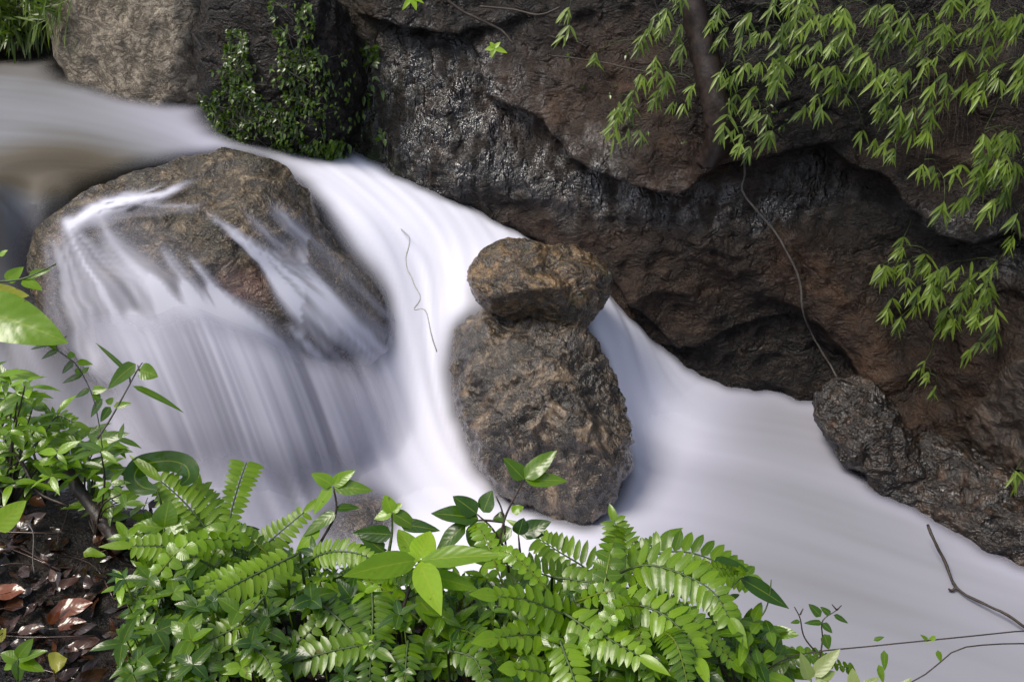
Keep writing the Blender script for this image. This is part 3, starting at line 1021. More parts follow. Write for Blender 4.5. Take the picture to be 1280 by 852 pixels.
def bank_z(x, y):
    e = np.interp(x, ex, ey)
    P = np.stack([x, y, x * 0], -1)
    e = e + .06 * fbm(P * np.array([1, 0, 0]), 3, 3, 81)
    q = y - e
    z = 2.42 - .16 * np.clip(x, -3, 1.2) - .05 * (y - 1) + .05 * fbm(P, 2.2, 4, 83) + .018 * fbm(P, 11, 3, 85)
    z = z - .9 * np.maximum(q + .22, 0) ** 1.4
    return np.where(q > 0, z - 3.6 * np.maximum(q, 0) - .2 * sstep(0, .1, q), z)


kx = np.concatenate([np.arange(-9, -2.4, .12), np.arange(-2.4, 1.6, .018), np.arange(1.6, 9, .12)])
ky = np.concatenate([np.arange(-6, .5, .12), np.arange(.5, 2.9, .018), np.arange(2.9, 5.6, .1)])
KX, KY = np.meshgrid(kx, ky)
KZ = np.maximum(bank_z(KX.ravel(), KY.ravel()), -.8)
BKV = np.stack([KX.ravel(), KY.ravel(), KZ], -1)
BKF = grid_faces(*KX.shape)
tag(mesh_obj("bank", BKV, BKF, M['soil']), kind='structure')
bvh_bank = BVHTree.FromPolygons(BKV.tolist(), BKF.tolist())


def bz(x, y):
    return float(bank_z(np.array([x]), np.array([y]))[0])



# free falling curtain between the boulder's face and the pool
top_px = [(78, 372), (125, 384), (178, 380), (225, 372), (270, 384), (325, 408), (375, 430), (420, 440), (455, 428), (478, 412)]
bot_px = [(170, 610), (225, 615), (275, 620), (320, 625), (365, 630), (405, 625), (445, 610), (480, 585), (510, 560), (530, 540)]
tp_, bt_ = [], []
bvh_water = BVHTree.FromPolygons(WP.tolist(), WFc.tolist())
for a_, b_ in zip(top_px, bot_px):
    q_, n_ = on(bvh_big, *a_)
    tp_.append(q_ + n_ * .015)
    loc, nn, fi, d = bvh_water.ray_cast(Vector(CAM), Vector(norm(ray(*b_))))
    bt_.append(np.array(loc) + np.array([0, 0, -.05]))
ncur, nrow = 150, 60
tp_ = spline(tp_, ncur); bt_ = spline(bt_, ncur)
U_ = np.linspace(-.04, 1, nrow)[:, None, None]
CV = np.zeros((nrow, ncur, 3))
CV[..., :2] = (tp_[None, :, :2] + (bt_ - tp_)[None, :, :2] * (1.25 * U_ - .25 * U_ ** 2))
CV[..., 2] = (tp_[None, :, 2:] + (bt_ - tp_)[None, :, 2:] * (.55 * U_ + .45 * U_ ** 2))[..., 0]
su = np.linspace(0, 1, ncur)[None].repeat(nrow, 0); uu = np.linspace(0, 1, nrow)[:, None].repeat(ncur, 1)
q_ = np.stack([su.ravel(), uu.ravel() * .5, su.ravel() * 0], -1)
st_ = gnoise(q_ * np.array([9, .8, 1]), 1, 3) + .8 * gnoise(q_ * np.array([24, .7, 1]), 1, 5) + .5 * gnoise(q_ * np.array([60, .7, 1]), 1, 6)
st_ = st_.reshape(nrow, ncur)
CV[..., 1] += -.012 * st_ * np.sin(np.pi * uu)
gap = 1 - .75 * np.exp(-((su - .80) / .07) ** 2) - .35 * np.exp(-((su - .62) / .04) ** 2)
ca = sstep(0, .30, uu) * sstep(1, .62, uu) * sstep(0, .12, su) * sstep(1, .72, su) * np.clip(1.0 * gap + .34 * st_, 0, 1)
cf = np.clip(.60 + .20 * st_, .3, .95)
sd_ = np.ones(nrow * ncur)
for i_, v_ in enumerate(CV.reshape(-1, 3)):
    loc, nn, fi, d = bvh_big.find_nearest(Vector(v_), .6)
    if loc is not None:
        sd_[i_] = (Vector(v_) - loc).dot(nn)
ca = ca * sstep(.005, .075, sd_).reshape(nrow, ncur)
tag(mesh_obj("waterfall_curtain_water", CV.reshape(-1, 3), grid_faces(nrow, ncur), M['water'], None, {"foam": cf.ravel(), "alpha": ca.ravel()}), kind='structure')
# ------------------------------------------------------------------ plant helpers
def px2m(p, t):
    return p * t * TAN / 640


def nrm_for(P, d, k=.55, roll=0.0):
    c = norm(CAM - np.asarray(P))
    n = c * k + np.array([0, 0, 1.0]) * (1 - k)
    n = n - d * (n @ d)
    n = norm(n)
    if roll:
        n = norm(n * math.cos(roll) + np.cross(d, n) * math.sin(roll))
    return n


def leaf_px(mb, a, b, w, t, dt=0.0, shape='ovate', tint=None, droop=.1, fold=.25, k=.55, roll=None, wav=.06, curl=0.0, rows=8):
    p, q = at(a[0], a[1], t), at(b[0], b[1], t + dt)
    d = q - p
    L = np.linalg.norm(d)
    d = d / L
    d = norm(d + np.array([0, 0, droop * .7]))
    n = nrm_for(p, d, k, random.uniform(-.35, .35) if roll is None else roll)
    mb.leaf(p, d, n, L, px2m(w, t), shape, droop, fold, random.uniform(.2, .9) if tint is None else tint, rows, wav, curl)


def frond(parent, path, t0, t1, half, pairs, mat, tint=.5, stem_mat='greenstem', k=.5, roll=0.0, tipleaf=1.5, first=.08, prof=None, shape='oblong', lead=.35, droop=.12, root=True, pts=None, wfac=1.0, into=None):
    m = len(path)
    if pts is None:
        pts = [at(p[0], p[1], t0 + (t1 - t0) * i / (m - 1)) for i, p in enumerate(path)]
    C = spline(pts, 80)
    mb = MB() if into is None else into
    T = np.gradient(C, axis=0)
    L = np.linalg.norm(np.diff(C, axis=0), axis=1).sum()
    hw = px2m(half, (t0 + t1) / 2) * .88
    pairs = int(pairs * 1.3)
    sp = L * (1 - first) / pairs
    for i in range(pairs):
        u = first + (1 - first) * (i + .5) / pairs
        idx = u * 79
        i0 = int(idx)
        p = C[i0] + (C[min(79, i0 + 1)] - C[i0]) * (idx - i0)
        d = norm(T[i0])
        n = nrm_for(p, d, k, roll)
        s = np.cross(d, n)
        pl = (.55 + .45 * math.sin(math.pi * min(1, u * 1.15) ** .8)) if prof is None else prof(u)
        for sg in (-1, 1):
            q = p + d * sp * .18 * sg
            dd = norm(s * sg + d * lead + n * random.uniform(-.05, .16))
            mb.leaf(q, dd, norm(n + d * random.uniform(-.15, .15) + s * random.uniform(-.15, .15)), hw * pl * random.uniform(.92, 1.05), sp * 1.02 * wfac * random.uniform(.92, 1.05), shape, droop + random.uniform(0, .1), .22,
                    min(1, max(0, tint + random.uniform(-.18, .18))), 6, .03)
    d = norm(T[-1])
    if tipleaf:
        mb.leaf(C[-1] - d * .004, norm(d + .08 * np.array([0, 0, 1])), nrm_for(C[-1], d, k, roll), hw * tipleaf, sp * 1.5, 'lance', .15, .25, min(1, tint + .1), 8, .03)
    if into is not None:
        mb.tube(np.concatenate([C[::8], C[-1:]]), .0028, .0012, 4, .1)
        return
    f = mb.build("frond", M[mat], parent)
    rb = MB()
    pre = [C[0] + np.array([0, -.03, -.22]), C[0] + np.array([0, -.015, -.1])] if root else []
    rb.tube(np.array(pre + [c for c in C[::4]] + [C[-1]]), .0032, .0012, 5, .5)
    rb.build("rachis", M[stem_mat], f)
    return f


def stem_px(mb, path, t0, t1, r0, r1, n=14, tint=.5, jitter=0.0):
    m = len(path)
    pts = [at(p[0], p[1], t0 + (t1 - t0) * i / max(1, m - 1)) for i, p in enumerate(path)]
    mb.tube(spline(pts, n) if m > 2 else np.linspace(pts[0], pts[1], 4), r0, r1, 6, tint, jitter)


def plant(name, label, cat, base, t, leaves, stems, mat, stem_mat='greenstem', group=None, per_leaf=False, r=(.004, .002), **kw):
    """leaves: (base px, tip px, width px [, dict])"""
    e = empty(name, at(base[0], base[1], t), label, cat, group)
    if stems:
        sb = MB()
        for st in stems:
            stem_px(sb, st, t, t, r[0], r[1])
        sb.build("stem", M[stem_mat], e)
    mb = MB()
    for lf in leaves:
        o = dict(kw)
        if len(lf) > 3: o.update(lf[3])
        if per_leaf: mb = MB()
        leaf_px(mb, lf[0], lf[1], lf[2], o.pop('t', t), **o)
        if per_leaf: mb.build("leaf", M[o.get('mat', mat)] if 'mat' in o else M[mat], e)
    if not per_leaf:
        mb.build("foliage", M[mat], e)
    return e


# ------------------------------------------------------------------ ferns of the near bank
e = empty("fern", at(740, 800, 1.75), "large glossy fern hanging over the pool at the lower middle with its broad paired leaflets", "fern")
frond(e, [(735, 790), (705, 768), (660, 750), (622, 745)], 1.72, 1.62, 34, 9, 'fern', .62, roll=.1)
frond(e, [(735, 800), (700, 795), (655, 793), (622, 797)], 1.70, 1.60, 32, 7, 'fern', .66, roll=-.1)
frond(e, [(705, 765), (735, 785), (765, 800), (800, 820)], 1.68, 1.58, 40, 9, 'fern', .72, tipleaf=1.3)
frond(e, [(700, 800), (708, 822), (718, 850), (724, 880)], 1.62, 1.55, 32, 7, 'fern', .68)
frond(e, [(735, 742), (785, 752), (830, 768), (862, 800), (872, 822)], 1.72, 1.58, 40, 12, 'fern', .68, tipleaf=1.2)
frond(e, [(760, 722), (805, 706), (850, 716), (890, 738), (912, 772)], 1.80, 1.66, 42, 12, 'fern', .55, tipleaf=1.1)
frond(e, [(690, 720), (740, 728), (800, 738), (845, 760)], 1.85, 1.74, 30, 12, 'fern', .45)
e = empty("fern", at(800, 740, 2.0), "bright fern arching highest over the water beside the long dark pointed leaf", "fern")
frond(e, [(770, 735), (815, 695), (860, 690), (905, 706), (935, 722)], 2.0, 1.95, 40, 12, 'fern', .38, k=.7, tipleaf=.8)
frond(e, [(790, 735), (786, 705), (775, 675), (768, 650)], 2.05, 2.1, 38, 9, 'fern', .50, k=.75, tipleaf=.8)
frond(e, [(770, 745), (735, 712), (700, 690), (672, 672)], 2.0, 2.05, 40, 10, 'fern', .55, k=.7)
frond(e, [(740, 745), (700, 725), (660, 712), (628, 706)], 1.95, 1.92, 34, 10, 'fern', .45)
frond(e, [(745, 740), (765, 715), (800, 690), (825, 675)], 2.05, 2.1, 30, 10, 'fern', .30)
e = empty("fern", at(660, 850, 1.55), "small fern frond with few leaflets low on the dark soil at the bottom middle", "fern")
frond(e, [(700, 846), (672, 838), (645, 836)], 1.60, 1.55, 24, 4, 'fern', .7)
e = empty("fern", at(285, 700, 1.8), "yellow green fern standing upright against the falling water at the left", "fern")
frond(e, [(285, 700), (287, 650), (297, 610), (308, 578)], 1.85, 1.92, 26, 12, 'lime', .35, k=.85, tipleaf=0, prof=lambda u: .45 + .6 * u, lead=.15)
frond(e, [(278, 690), (250, 650), (225, 622), (200, 600)], 1.85, 1.88, 46, 10, 'lime', .30, k=.7)
frond(e, [(280, 715), (240, 695), (205, 683), (165, 682)], 1.75, 1.70, 32, 11, 'lime', .38)
frond(e, [(292, 710), (320, 690), (350, 665), (380, 640)], 1.85, 1.92, 30, 11, 'lime', .30, k=.6)
frond(e, [(275, 705), (262, 668), (262, 640), (250, 610)], 1.9, 1.95, 36, 9, 'lime', .22, k=.7)
e = empty("fern", at(360, 700, 1.7), "fern with a shiny white row of leaflets in the middle of the left greenery", "fern")
frond(e, [(375, 690), (330, 712), (285, 735), (248, 762)], 1.72, 1.6, 30, 12, 'lime', .42, roll=-.2)
frond(e, [(360, 722), (320, 715), (280, 722), (255, 728)], 1.7, 1.64, 26, 10, 'fern', .7)
frond(e, [(385, 700), (410, 690), (440, 690), (470, 700)], 1.75, 1.7, 26, 10, 'lime', .3)
frond(e, [(330, 745), (300, 780), (262, 800), (240, 822)], 1.62, 1.55, 28, 10, 'fern', .5)
e = empty("fern", at(430, 780, 1.7), "dark green fern spreading over the soil at the bottom left of the middle", "fern")
frond(e, [(350, 822), (368, 805), (388, 788), (398, 768)], 1.62, 1.66, 22, 6, 'fern', .6)
frond(e, [(480, 800), (420, 812), (350, 828), (270, 825)], 1.62, 1.55, 28, 14, 'fern', .45)
frond(e, [(465, 735), (466, 770), (464, 805), (462, 850)], 1.7, 1.58, 40, 11, 'fern', .25)
frond(e, [(510, 800), (508, 820), (506, 850)], 1.64, 1.58, 28, 6, 'fern', .35)
frond(e, [(560, 812), (592, 822), (605, 850)], 1.62, 1.55, 26, 6, 'fern', .2)
frond(e, [(240, 812), (232, 830), (226, 860)], 1.52, 1.48, 26, 7, 'fern', .45)
frond(e, [(390, 745), (420, 770), (450, 800), (470, 812)], 1.66, 1.6, 26, 9, 'fern', .2)
frond(e, [(300, 800), (330, 820), (345, 850)], 1.55, 1.5, 24, 7, 'fern', .4)
e = empty("fern", at(60, 560, 1.9), "small soft fern frond among the bush leaves at the left edge", "fern")
frond(e, [(40, 560), (60, 535), (72, 520), (92, 528)], 1.95, 1.95, 22, 10, 'fern', .5, k=.7)

# ------------------------------------------------------------------ broad leaved plants
L_ = 'lance'
plant("leafy_plant", "lime green plant with a bright rosette of long pointed leaves amid the bank", "plant", (525, 700), 1.7,
      [((522, 700), (425, 718), 34, dict(dt=-.1, tint=.35, shape=L_)), ((526, 700), (632, 692), 32, dict(dt=-.05, tint=.25, shape=L_)), ((524, 698), (538, 662), 34, dict(tint=1.0, dt=.05, k=.8)),
       ((524, 702), (552, 768), 34, dict(dt=-.14, tint=.9, shape=L_)), ((522, 699), (498, 660), 30, dict(tint=.4, dt=.08)), ((525, 700), (505, 690), 12, dict(tint=1)), ((526, 700), (548, 704), 12, dict(tint=1)),
       ((500, 760), (440, 742), 26, dict(tint=.15)), ((520, 745), (566, 800), 26, dict(tint=.15)), ((540, 720), (596, 735), 24, dict(tint=.2))],
      [[(500, 770), (512, 735), (524, 701)]], 'lime', stem_mat='twig')
plant("leafy_plant", "slim seedling with a leaf tuft on a bent dark stem against the falls", "plant", (400, 690), 1.85,
      [((416, 606), (388, 590), 18), ((416, 606), (445, 586), 17, dict(tint=.8)), ((417, 608), (466, 612), 20, dict(tint=.5)), ((415, 608), (393, 640), 18, dict(tint=.8)), ((420, 635), (450, 634), 13, dict(tint=.1)),
       ((420, 640), (380, 668), 18), ((400, 660), (370, 690), 20), ((418, 606), (424, 590), 10, dict(tint=.9))],
      [[(385, 705), (402, 675), (420, 640), (417, 608)]], 'shrub', stem_mat='twig')
plant("leafy_plant", "short seedling with cupped bright leaves right of the slim seedling", "plant", (488, 680), 1.85,
      [((490, 640), (480, 616), 18, dict(tint=.9)), ((490, 640), (468, 648), 15, dict(tint=.9)), ((491, 641), (522, 660), 20, dict(tint=.4)), ((490, 639), (503, 628), 12, dict(tint=.9)), ((500, 655), (550, 662), 18, dict(tint=.1)), ((490, 668), (440, 665), 22, dict(tint=.1)), ((480, 690), (445, 662), 20, dict(tint=.2))],
      [[(486, 690), (490, 665), (490, 640)]], 'shrub')
plant("leafy_plant", "sprig with three dark serrated leaflets held up before the round boulder", "plant", (620, 690), 1.8,
      [((655, 599), (628, 570), 24, dict(tint=.3)), ((656, 598), (698, 560), 24, dict(tint=.45)), ((657, 600), (710, 600), 20, dict(tint=.45))],
      [[(622, 690), (632, 645), (655, 599)]], 'shrub', stem_mat='twig', r=(.003, .0018), wav=.15)
plant("leafy_plant", "twiggy sapling with loose dark green serrated leaves over the white water", "plant", (635, 700), 1.85,
      [((598, 648), (538, 640), 30, dict(tint=.15)), ((596, 642), (565, 618), 24, dict(tint=.1)), ((604, 640), (616, 610), 24, dict(tint=.15)), ((590, 654), (600, 692), 28, dict(tint=.25)), ((582, 655), (545, 690), 24, dict(tint=.2)),
       ((640, 660), (610, 682), 18, dict(tint=.3)), ((632, 645), (616, 648), 14, dict(tint=.2)), ((640, 640), (655, 632), 13, dict(tint=.8)), ((650, 668), (690, 650), 24, dict(tint=.1)), ((648, 668), (655, 645), 20, dict(tint=.05)), ((655, 665), (680, 668), 18, dict(tint=.1))],
      [[(636, 715), (632, 680), (628, 640), (620, 620)], [(630, 652), (600, 650), (578, 655)], [(634, 690), (615, 660), (596, 642)], [(650, 690), (648, 668)]], 'shrub', stem_mat='twig', r=(.003, .0015), wav=.12)
plant("leafy_plant", "seedling with large veined pale leaves in front of the curled leaf", "plant", (203, 660), 1.8,
      [((205, 658), (212, 622), 32, dict(tint=.5)), ((204, 660), (166, 655), 24, dict(tint=.65)), ((206, 660), (238, 652), 24, dict(tint=.6)), ((205, 662), (190, 680), 18), ((205, 662), (232, 690), 20)],
      [[(205, 690), (205, 660)]], 'shrub')
plant("leafy_plant", "tiny seedling with five shiny leaves on the brown litter in the corner", "plant", (22, 825), 1.45,
      [((22, 822), (42, 795), 17, dict(tint=.55)), ((22, 824), (0, 815), 17, dict(tint=.6)), ((23, 824), (60, 812), 15, dict(tint=.5)), ((22, 826), (24, 850), 15, dict(tint=.5)), ((24, 826), (55, 838), 16), ((20, 826), (5, 836), 12)],
      [[(22, 850), (22, 824)]], 'shrub', r=(.002, .0015))
# curled strap leaf
e = empty("curled_leaf", at(190, 615, 1.85), "dark glossy strap leaf curling over like a hook against the falls", "leaf")
cp = [at(x, y, t) for x, y, t in [(196, 612, 1.84), (178, 608, 1.86), (168, 596, 1.88), (176, 582, 1.90), (195, 577, 1.90), (215, 576, 1.88), (232, 582, 1.85), (236, 596, 1.82), (226, 606, 1.80)]]
cc = spline(cp, 40)
wv = px2m(13, 1.85) * np.minimum(1, np.linspace(.3, 5, 40)) * np.minimum(1, np.linspace(5, .15, 40))
tt = np.gradient(cc, axis=0); tt /= np.linalg.norm(tt, axis=1)[:, None]
vv = np.array([norm(CAM - c) for c in cc])
ss = np.cross(tt, vv); ss /= np.linalg.norm(ss, axis=1)[:, None]
V = np.stack([cc + ss * (w * wv)[:, None] + vv * (abs(w) * .2 * wv)[:, None] for w in (-1, -.5, 0, .5, 1)], 1).reshape(-1, 3)
mb = MB(); mb.add(V, grid_faces(40, 5), .12, np.stack([np.repeat(np.linspace(0, 1, 40), 5), np.tile([0, .25, .5, .75, 1], 40)], -1))
mb.build("leaf", M['shrub'], e)
sb = MB(); sb.tube(np.array([at(205, 640, 1.86), at(196, 612, 1.84)]), .003, .002); sb.build("stem", M['greenstem'], e)

# left edge plants
plant("leafy_branch", "branch with one big puckered leaf and a yellow leaf reaching in from the left edge", "branch", (-20, 370), 1.7,
      [((-30, 385), (82, 425), 62, dict(tint=.75, wav=.1, shape='ovate', t=1.68, k=.75, roll=.1)), ((8, 352), (30, 332), 16, dict(tint=.8)), ((28, 350), (52, 362), 16, dict(tint=.8)), ((36, 345), (64, 336), 10, dict(tint=.6)), ((0, 320), (10, 312), 8, dict(tint=.9))],
      [[(-30, 358), (0, 352), (30, 348), (70, 330)], [(-30, 384), (-8, 388)]], 'shrub', r=(.003, .0015))
plant("yellow_leaf", "yellow green spotted leaf above the big puckered leaf at the left edge", "leaf", (-12, 362), 1.69,
      [((-18, 366), (36, 368), 24, dict(tint=.6, k=.75))], None, 'yellow_leaf')
plant("hanging_vine", "thin vine of small paired leaves dangling below the big puckered leaf", "vine", (75, 420), 1.75,
      [((68, 428), (38, 436), 9, dict(tint=.1)), ((74, 436), (52, 448), 9, dict(tint=.1)), ((60, 426), (72, 438), 8, dict(tint=.5)), ((92, 452), (78, 466), 11, dict(tint=.1)), ((90, 448), (88, 438), 10, dict(tint=.7)), ((96, 452), (116, 455), 9, dict(tint=.8)), ((104, 468), (78, 478), 9, dict(tint=.05)), ((103, 466), (112, 458), 8, dict(tint=.5)), ((96, 460), (100, 470), 8, dict(tint=.7)),
       ((113, 487), (94, 496), 11, dict(tint=.1)), ((115, 488), (134, 486), 12, dict(tint=.75)), ((118, 490), (124, 503), 10, dict(tint=.6)), ((128, 498), (114, 520), 11, dict(tint=.1)), ((138, 508), (126, 526), 11, dict(tint=.2)), ((134, 505), (142, 496), 9, dict(tint=.5)), ((142, 508), (165, 503), 9, dict(tint=.7))],
      [[(83, 420), (70, 435), (95, 455), (113, 488), (122, 520), (128, 560)]], 'shrub', stem_mat='greytwig', r=(.0015, .0012), rows=6)
plant("sprig", "slender sprig with one long drooping leaf and oval leaves before the falls", "sprig", (125, 545), 1.75,
      [((170, 455), (137, 482), 19, dict(tint=.35, droop=.25)), ((174, 462), (197, 470), 22, dict(tint=.6)), ((166, 482), (227, 512), 10, dict(tint=.35, droop=.2)), ((160, 465), (117, 425), 6, dict(tint=.2))],
      [[(122, 548), (140, 520), (160, 484), (172, 462), (178, 453)], [(163, 478), (161, 464)], [(174, 463), (172, 456)]], 'shrub', stem_mat='greytwig', r=(.0022, .0012))


def bush(label, poly, n, t, mat, Lpx, wpx, shape='lance', tint=(.2, .9), dirs=(-1.2, 1.2), name="leafy_bush", cat="bush", stem_to=None):
    xs = [p[0] for p in poly]; ys = [p[1] for p in poly]
    e = empty(name, at(sum(xs) / len(xs), max(ys), t), label, cat)
    mb, sb = MB(), MB()
    root = at(stem_to[0], stem_to[1], t) if stem_to else at(sum(xs) / len(xs), max(ys) + 25, t)
    k = 0; guard = 0
    while k < n and guard < n * 60:
        guard += 1
        x, y = random.uniform(min(xs), max(xs)), random.uniform(min(ys), max(ys))
        inside = False
        j = len(poly) - 1
        for i in range(len(poly)):
            if (poly[i][1] > y) != (poly[j][1] > y) and x < (poly[j][0] - poly[i][0]) * (y - poly[i][1]) / (poly[j][1] - poly[i][1]) + poly[i][0]:
                inside = not inside
            j = i
        if not inside: continue
        k += 1
        t_ = t + random.uniform(-.14, .14)
        P = at(x, y, t_)
        if k % 3 == 1:
            mid = (P + root) / 2 + np.array([random.uniform(-.03, .03), 0, .03])
            sb.tube(spline([root, mid, P], 8), .003, .0014, 5, random.uniform(.2, .8))
        nl = random.randint(2, 4)
        a0 = random.uniform(0, 6.28)
        for q in range(nl):
            a = a0 + q * 6.28 / nl + random.uniform(-.4, .4)
            d = norm([math.cos(a), math.sin(a) * .8 - .15, random.uniform(-.25, .45)])
            L = px2m(random.uniform(*Lpx), t_)
            n_ = norm(np.array([random.uniform(-.4, .4), random.uniform(-.6, .2), 1.0]))
            mb.leaf(P, d, n_, L, L * wpx * random.uniform(.85, 1.15), shape, random.uniform(.05, .35), .25, random.uniform(*tint), 7, .07)
    mb.build("foliage", M[mat], e)
    sb.build("stem", M['twig'], e)
    return e


bush("dense bush of narrow shiny leaves at the left edge above the leaning stick", [(-20, 455), (30, 468), (62, 505), (115, 550), (70, 605), (-20, 615)], 96, 1.95, 'shrub', (18, 38), .34, tint=(.35, 1), stem_to=(10, 640))
bush("bush of long striped leaves right of the leaning stick", [(95, 535), (150, 545), (150, 600), (165, 650), (135, 660), (90, 580)], 24, 1.9, 'shrub', (24, 46), .30, tint=(.3, .9), stem_to=(120, 670))
plant("broad_leaf", "large half yellowed leaf leaning at the left edge under the bush", "leaf", (0, 655), 1.75,
      [((-6, 662), (34, 622), 30, dict(tint=.85, k=.7))], [[(-10, 690), (-6, 662)]], 'lime')
plant("leafy_plant", "pair of long shiny leaves standing out right above the leaning stick", "plant", (110, 555), 1.9,
      [((96, 552), (48, 543), 18, dict(tint=.6, shape=L_)), ((118, 552), (163, 540), 16, dict(tint=.4, shape=L_)), ((100, 590), (158, 570), 16, dict(tint=.5, shape=L_)), ((128, 598), (160, 582), 14, dict(tint=.15, shape=L_)), ((60, 560), (96, 556), 14, dict(tint=.8, shape=L_))],
      [[(112, 620), (110, 580), (112, 553)]], 'shrub')
bush("tangled green shrub at the lower right end of the ferns", [(860, 790), (905, 762), (960, 772), (985, 800), (1000, 852), (860, 870)], 40, 1.75, 'shrub', (22, 42), .45, 'ovate', (.05, .8), stem_to=(930, 880))
plant("leafy_plant", "long dark leaf with a drawn out tip pointing right over the pool", "plant", (905, 720), 1.85,
      [((925, 722), (985, 758), 24, dict(tint=.1, shape=L_, k=.6)), ((890, 705), (936, 712), 24, dict(tint=.08)), ((912, 748), (925, 742), 9, dict(tint=.1)), ((935, 785), (940, 757), 16, dict(tint=.15))],
      [[(900, 770), (910, 740), (926, 722)], [(940, 782), (955, 765), (962, 745), (964, 724)], [(935, 800), (935, 785)]], 'shrub', r=(.002, .0012))
plant("flowering_twig", "wiry twig with small oval leaves and bud clusters over the pool", "twig", (1020, 830), 1.75,
      [((1026, 770), (1010, 753), 12, dict(tint=.2)), ((1028, 778), (1005, 778), 8, dict(tint=.15)), ((1028, 778), (1040, 790), 9, dict(tint=.2)), ((1038, 768), (1025, 757), 8, dict(tint=.2)), ((1042, 768), (1060, 778), 7, dict(tint=.15)), ((1030, 792), (1036, 810), 14, dict(tint=.3)), ((1000, 776), (988, 778), 6, dict(tint=.2))],
      [[(1022, 840), (1028, 800), (1028, 776), (1046, 762)], [(1020, 815), (1005, 795), (1000, 772), (993, 758)], [(1000, 768), (1004, 760)], [(1046, 762), (1052, 756)], [(1046, 762), (1040, 755)]], 'shrub', stem_mat='twig', r=(.0018, .001), rows=6)
plant("pale_leafed_plant", "plant with pale cream green leaves low at the bottom right of the bank", "plant", (1010, 850), 1.7,
      [((1012, 850), (1000, 812), 16), ((1016, 845), (1052, 808), 18), ((1068, 862), (1066, 832), 16), ((1075, 862), (1100, 845), 12), ((1020, 850), (1045, 838), 16), ((1120, 870), (1140, 845), 14)],
      [[(1012, 880), (1014, 848)]], 'pale_leaf', r=(.002, .0015))
plant("creeping_vine", "thin horizontal vine with a few tiny leaves hanging over the pool", "vine", (995, 820), 1.72,
      [((1160, 800), (1150, 792), 5), ((1170, 795), (1158, 802), 6), ((1172, 812), (1176, 826), 7), ((1105, 812), (1106, 836), 9), ((1098, 830), (1104, 852), 10), ((1092, 800), (1106, 795), 6)],
      [[(960, 835), (1000, 817), (1100, 806), (1200, 796), (1300, 787), (1420, 790), (1560, 830)], [(1120, 862), (1160, 840), (1195, 812), (1240, 805), (1300, 806), (1400, 830), (1520, 880)]], 'shrub', stem_mat='twig', r=(.0014, .0014), rows=5)

# filler ground cover of the bank
mb = MB()
ZONE = [(150, 712), (190, 655), (250, 655), (400, 690), (470, 690), (560, 712), (640, 726), (720, 735), (800, 740), (880, 760), (960, 800), (985, 870), (150, 870), (165, 800)]


def in_poly(x, y, poly):
    ins = False
    j = len(poly) - 1
    for i in range(len(poly)):
        if (poly[i][1] > y) != (poly[j][1] > y) and x < (poly[j][0] - poly[i][0]) * (y - poly[i][1]) / (poly[j][1] - poly[i][1]) + poly[i][0]:
            ins = not ins
        j = i
    return ins


cnt = 0
while cnt < 560:
    x, y = random.uniform(150, 985), random.uniform(655, 870)
    if not in_poly(x, y, ZONE): continue
    if random.random() < .8 and y > 785 and (350 < x < 640): continue
    cnt += 1
    P, nn = on(bvh_bank, x, y)
    if P is None or P[2] < 1.9:
        P = at(x, y, random.uniform(1.75, 2.0))
    else:
        P = P + (CAM - P) * random.uniform(.0, .10) + np.array([0, 0, random.uniform(.0, .05)])
    nl = random.randint(3, 5); a0 = random.uniform(0, 6.28)
    L0 = random.choice([.02, .026, .032, .04, .048]); wr = random.choice([.32, .42, .5]); tn = random.uniform(0, 1) ** 1.3 * .9
    for q in range(nl):
        a = a0 + q * 6.28 / nl + random.uniform(-.4, .4)
        d = norm([math.cos(a), math.sin(a), random.uniform(.0, .6)])
        mb.leaf(P, d, norm([random.uniform(-.4, .4), random.uniform(-.6, .3), 1]), L0 * random.uniform(.8, 1.3), L0 * wr * random.uniform(.9, 1.3), random.choice(['ovate', 'lance', 'ovate']), random.uniform(.1, .45), .25, tn + random.uniform(-.1, .2), 6, .07)
    mb.tube(np.array([P + [0, 0, -.12], P]), .002, .0015, 4, .2)
cnt = 0
while cnt < 46:
    x, y = random.uniform(170, 960), random.uniform(690, 850)
    if not in_poly(x, y, ZONE) or (350 < x < 620 and y > 790): continue
    cnt += 1
    P, nn = on(bvh_bank, x, y)
    if P is None or P[2] < 1.9: P = at(x, y, random.uniform(1.75, 1.95))
    a = random.uniform(0, 6.28); L = random.uniform(.12, .24)
    d = np.array([math.cos(a), math.sin(a), 0]) * L
    P = P + (CAM - P) * random.uniform(.02, .09)
    frond(None, [(0, 0)] * 3, 1.75, 1.75, random.uniform(16, 24), random.randint(7, 11), 'shrub', random.uniform(.2, .9), pts=[P, P + d * .5 + np.array([0, 0, .05]), P + d + np.array([0, 0, .02 - L * .15])], into=mb, tipleaf=1.0)
tag(mb.build("undergrowth", M['shrub']), "low mixed green seedlings and leaves covering the bank between the ferns", "undergrowth", None, 'stuff')

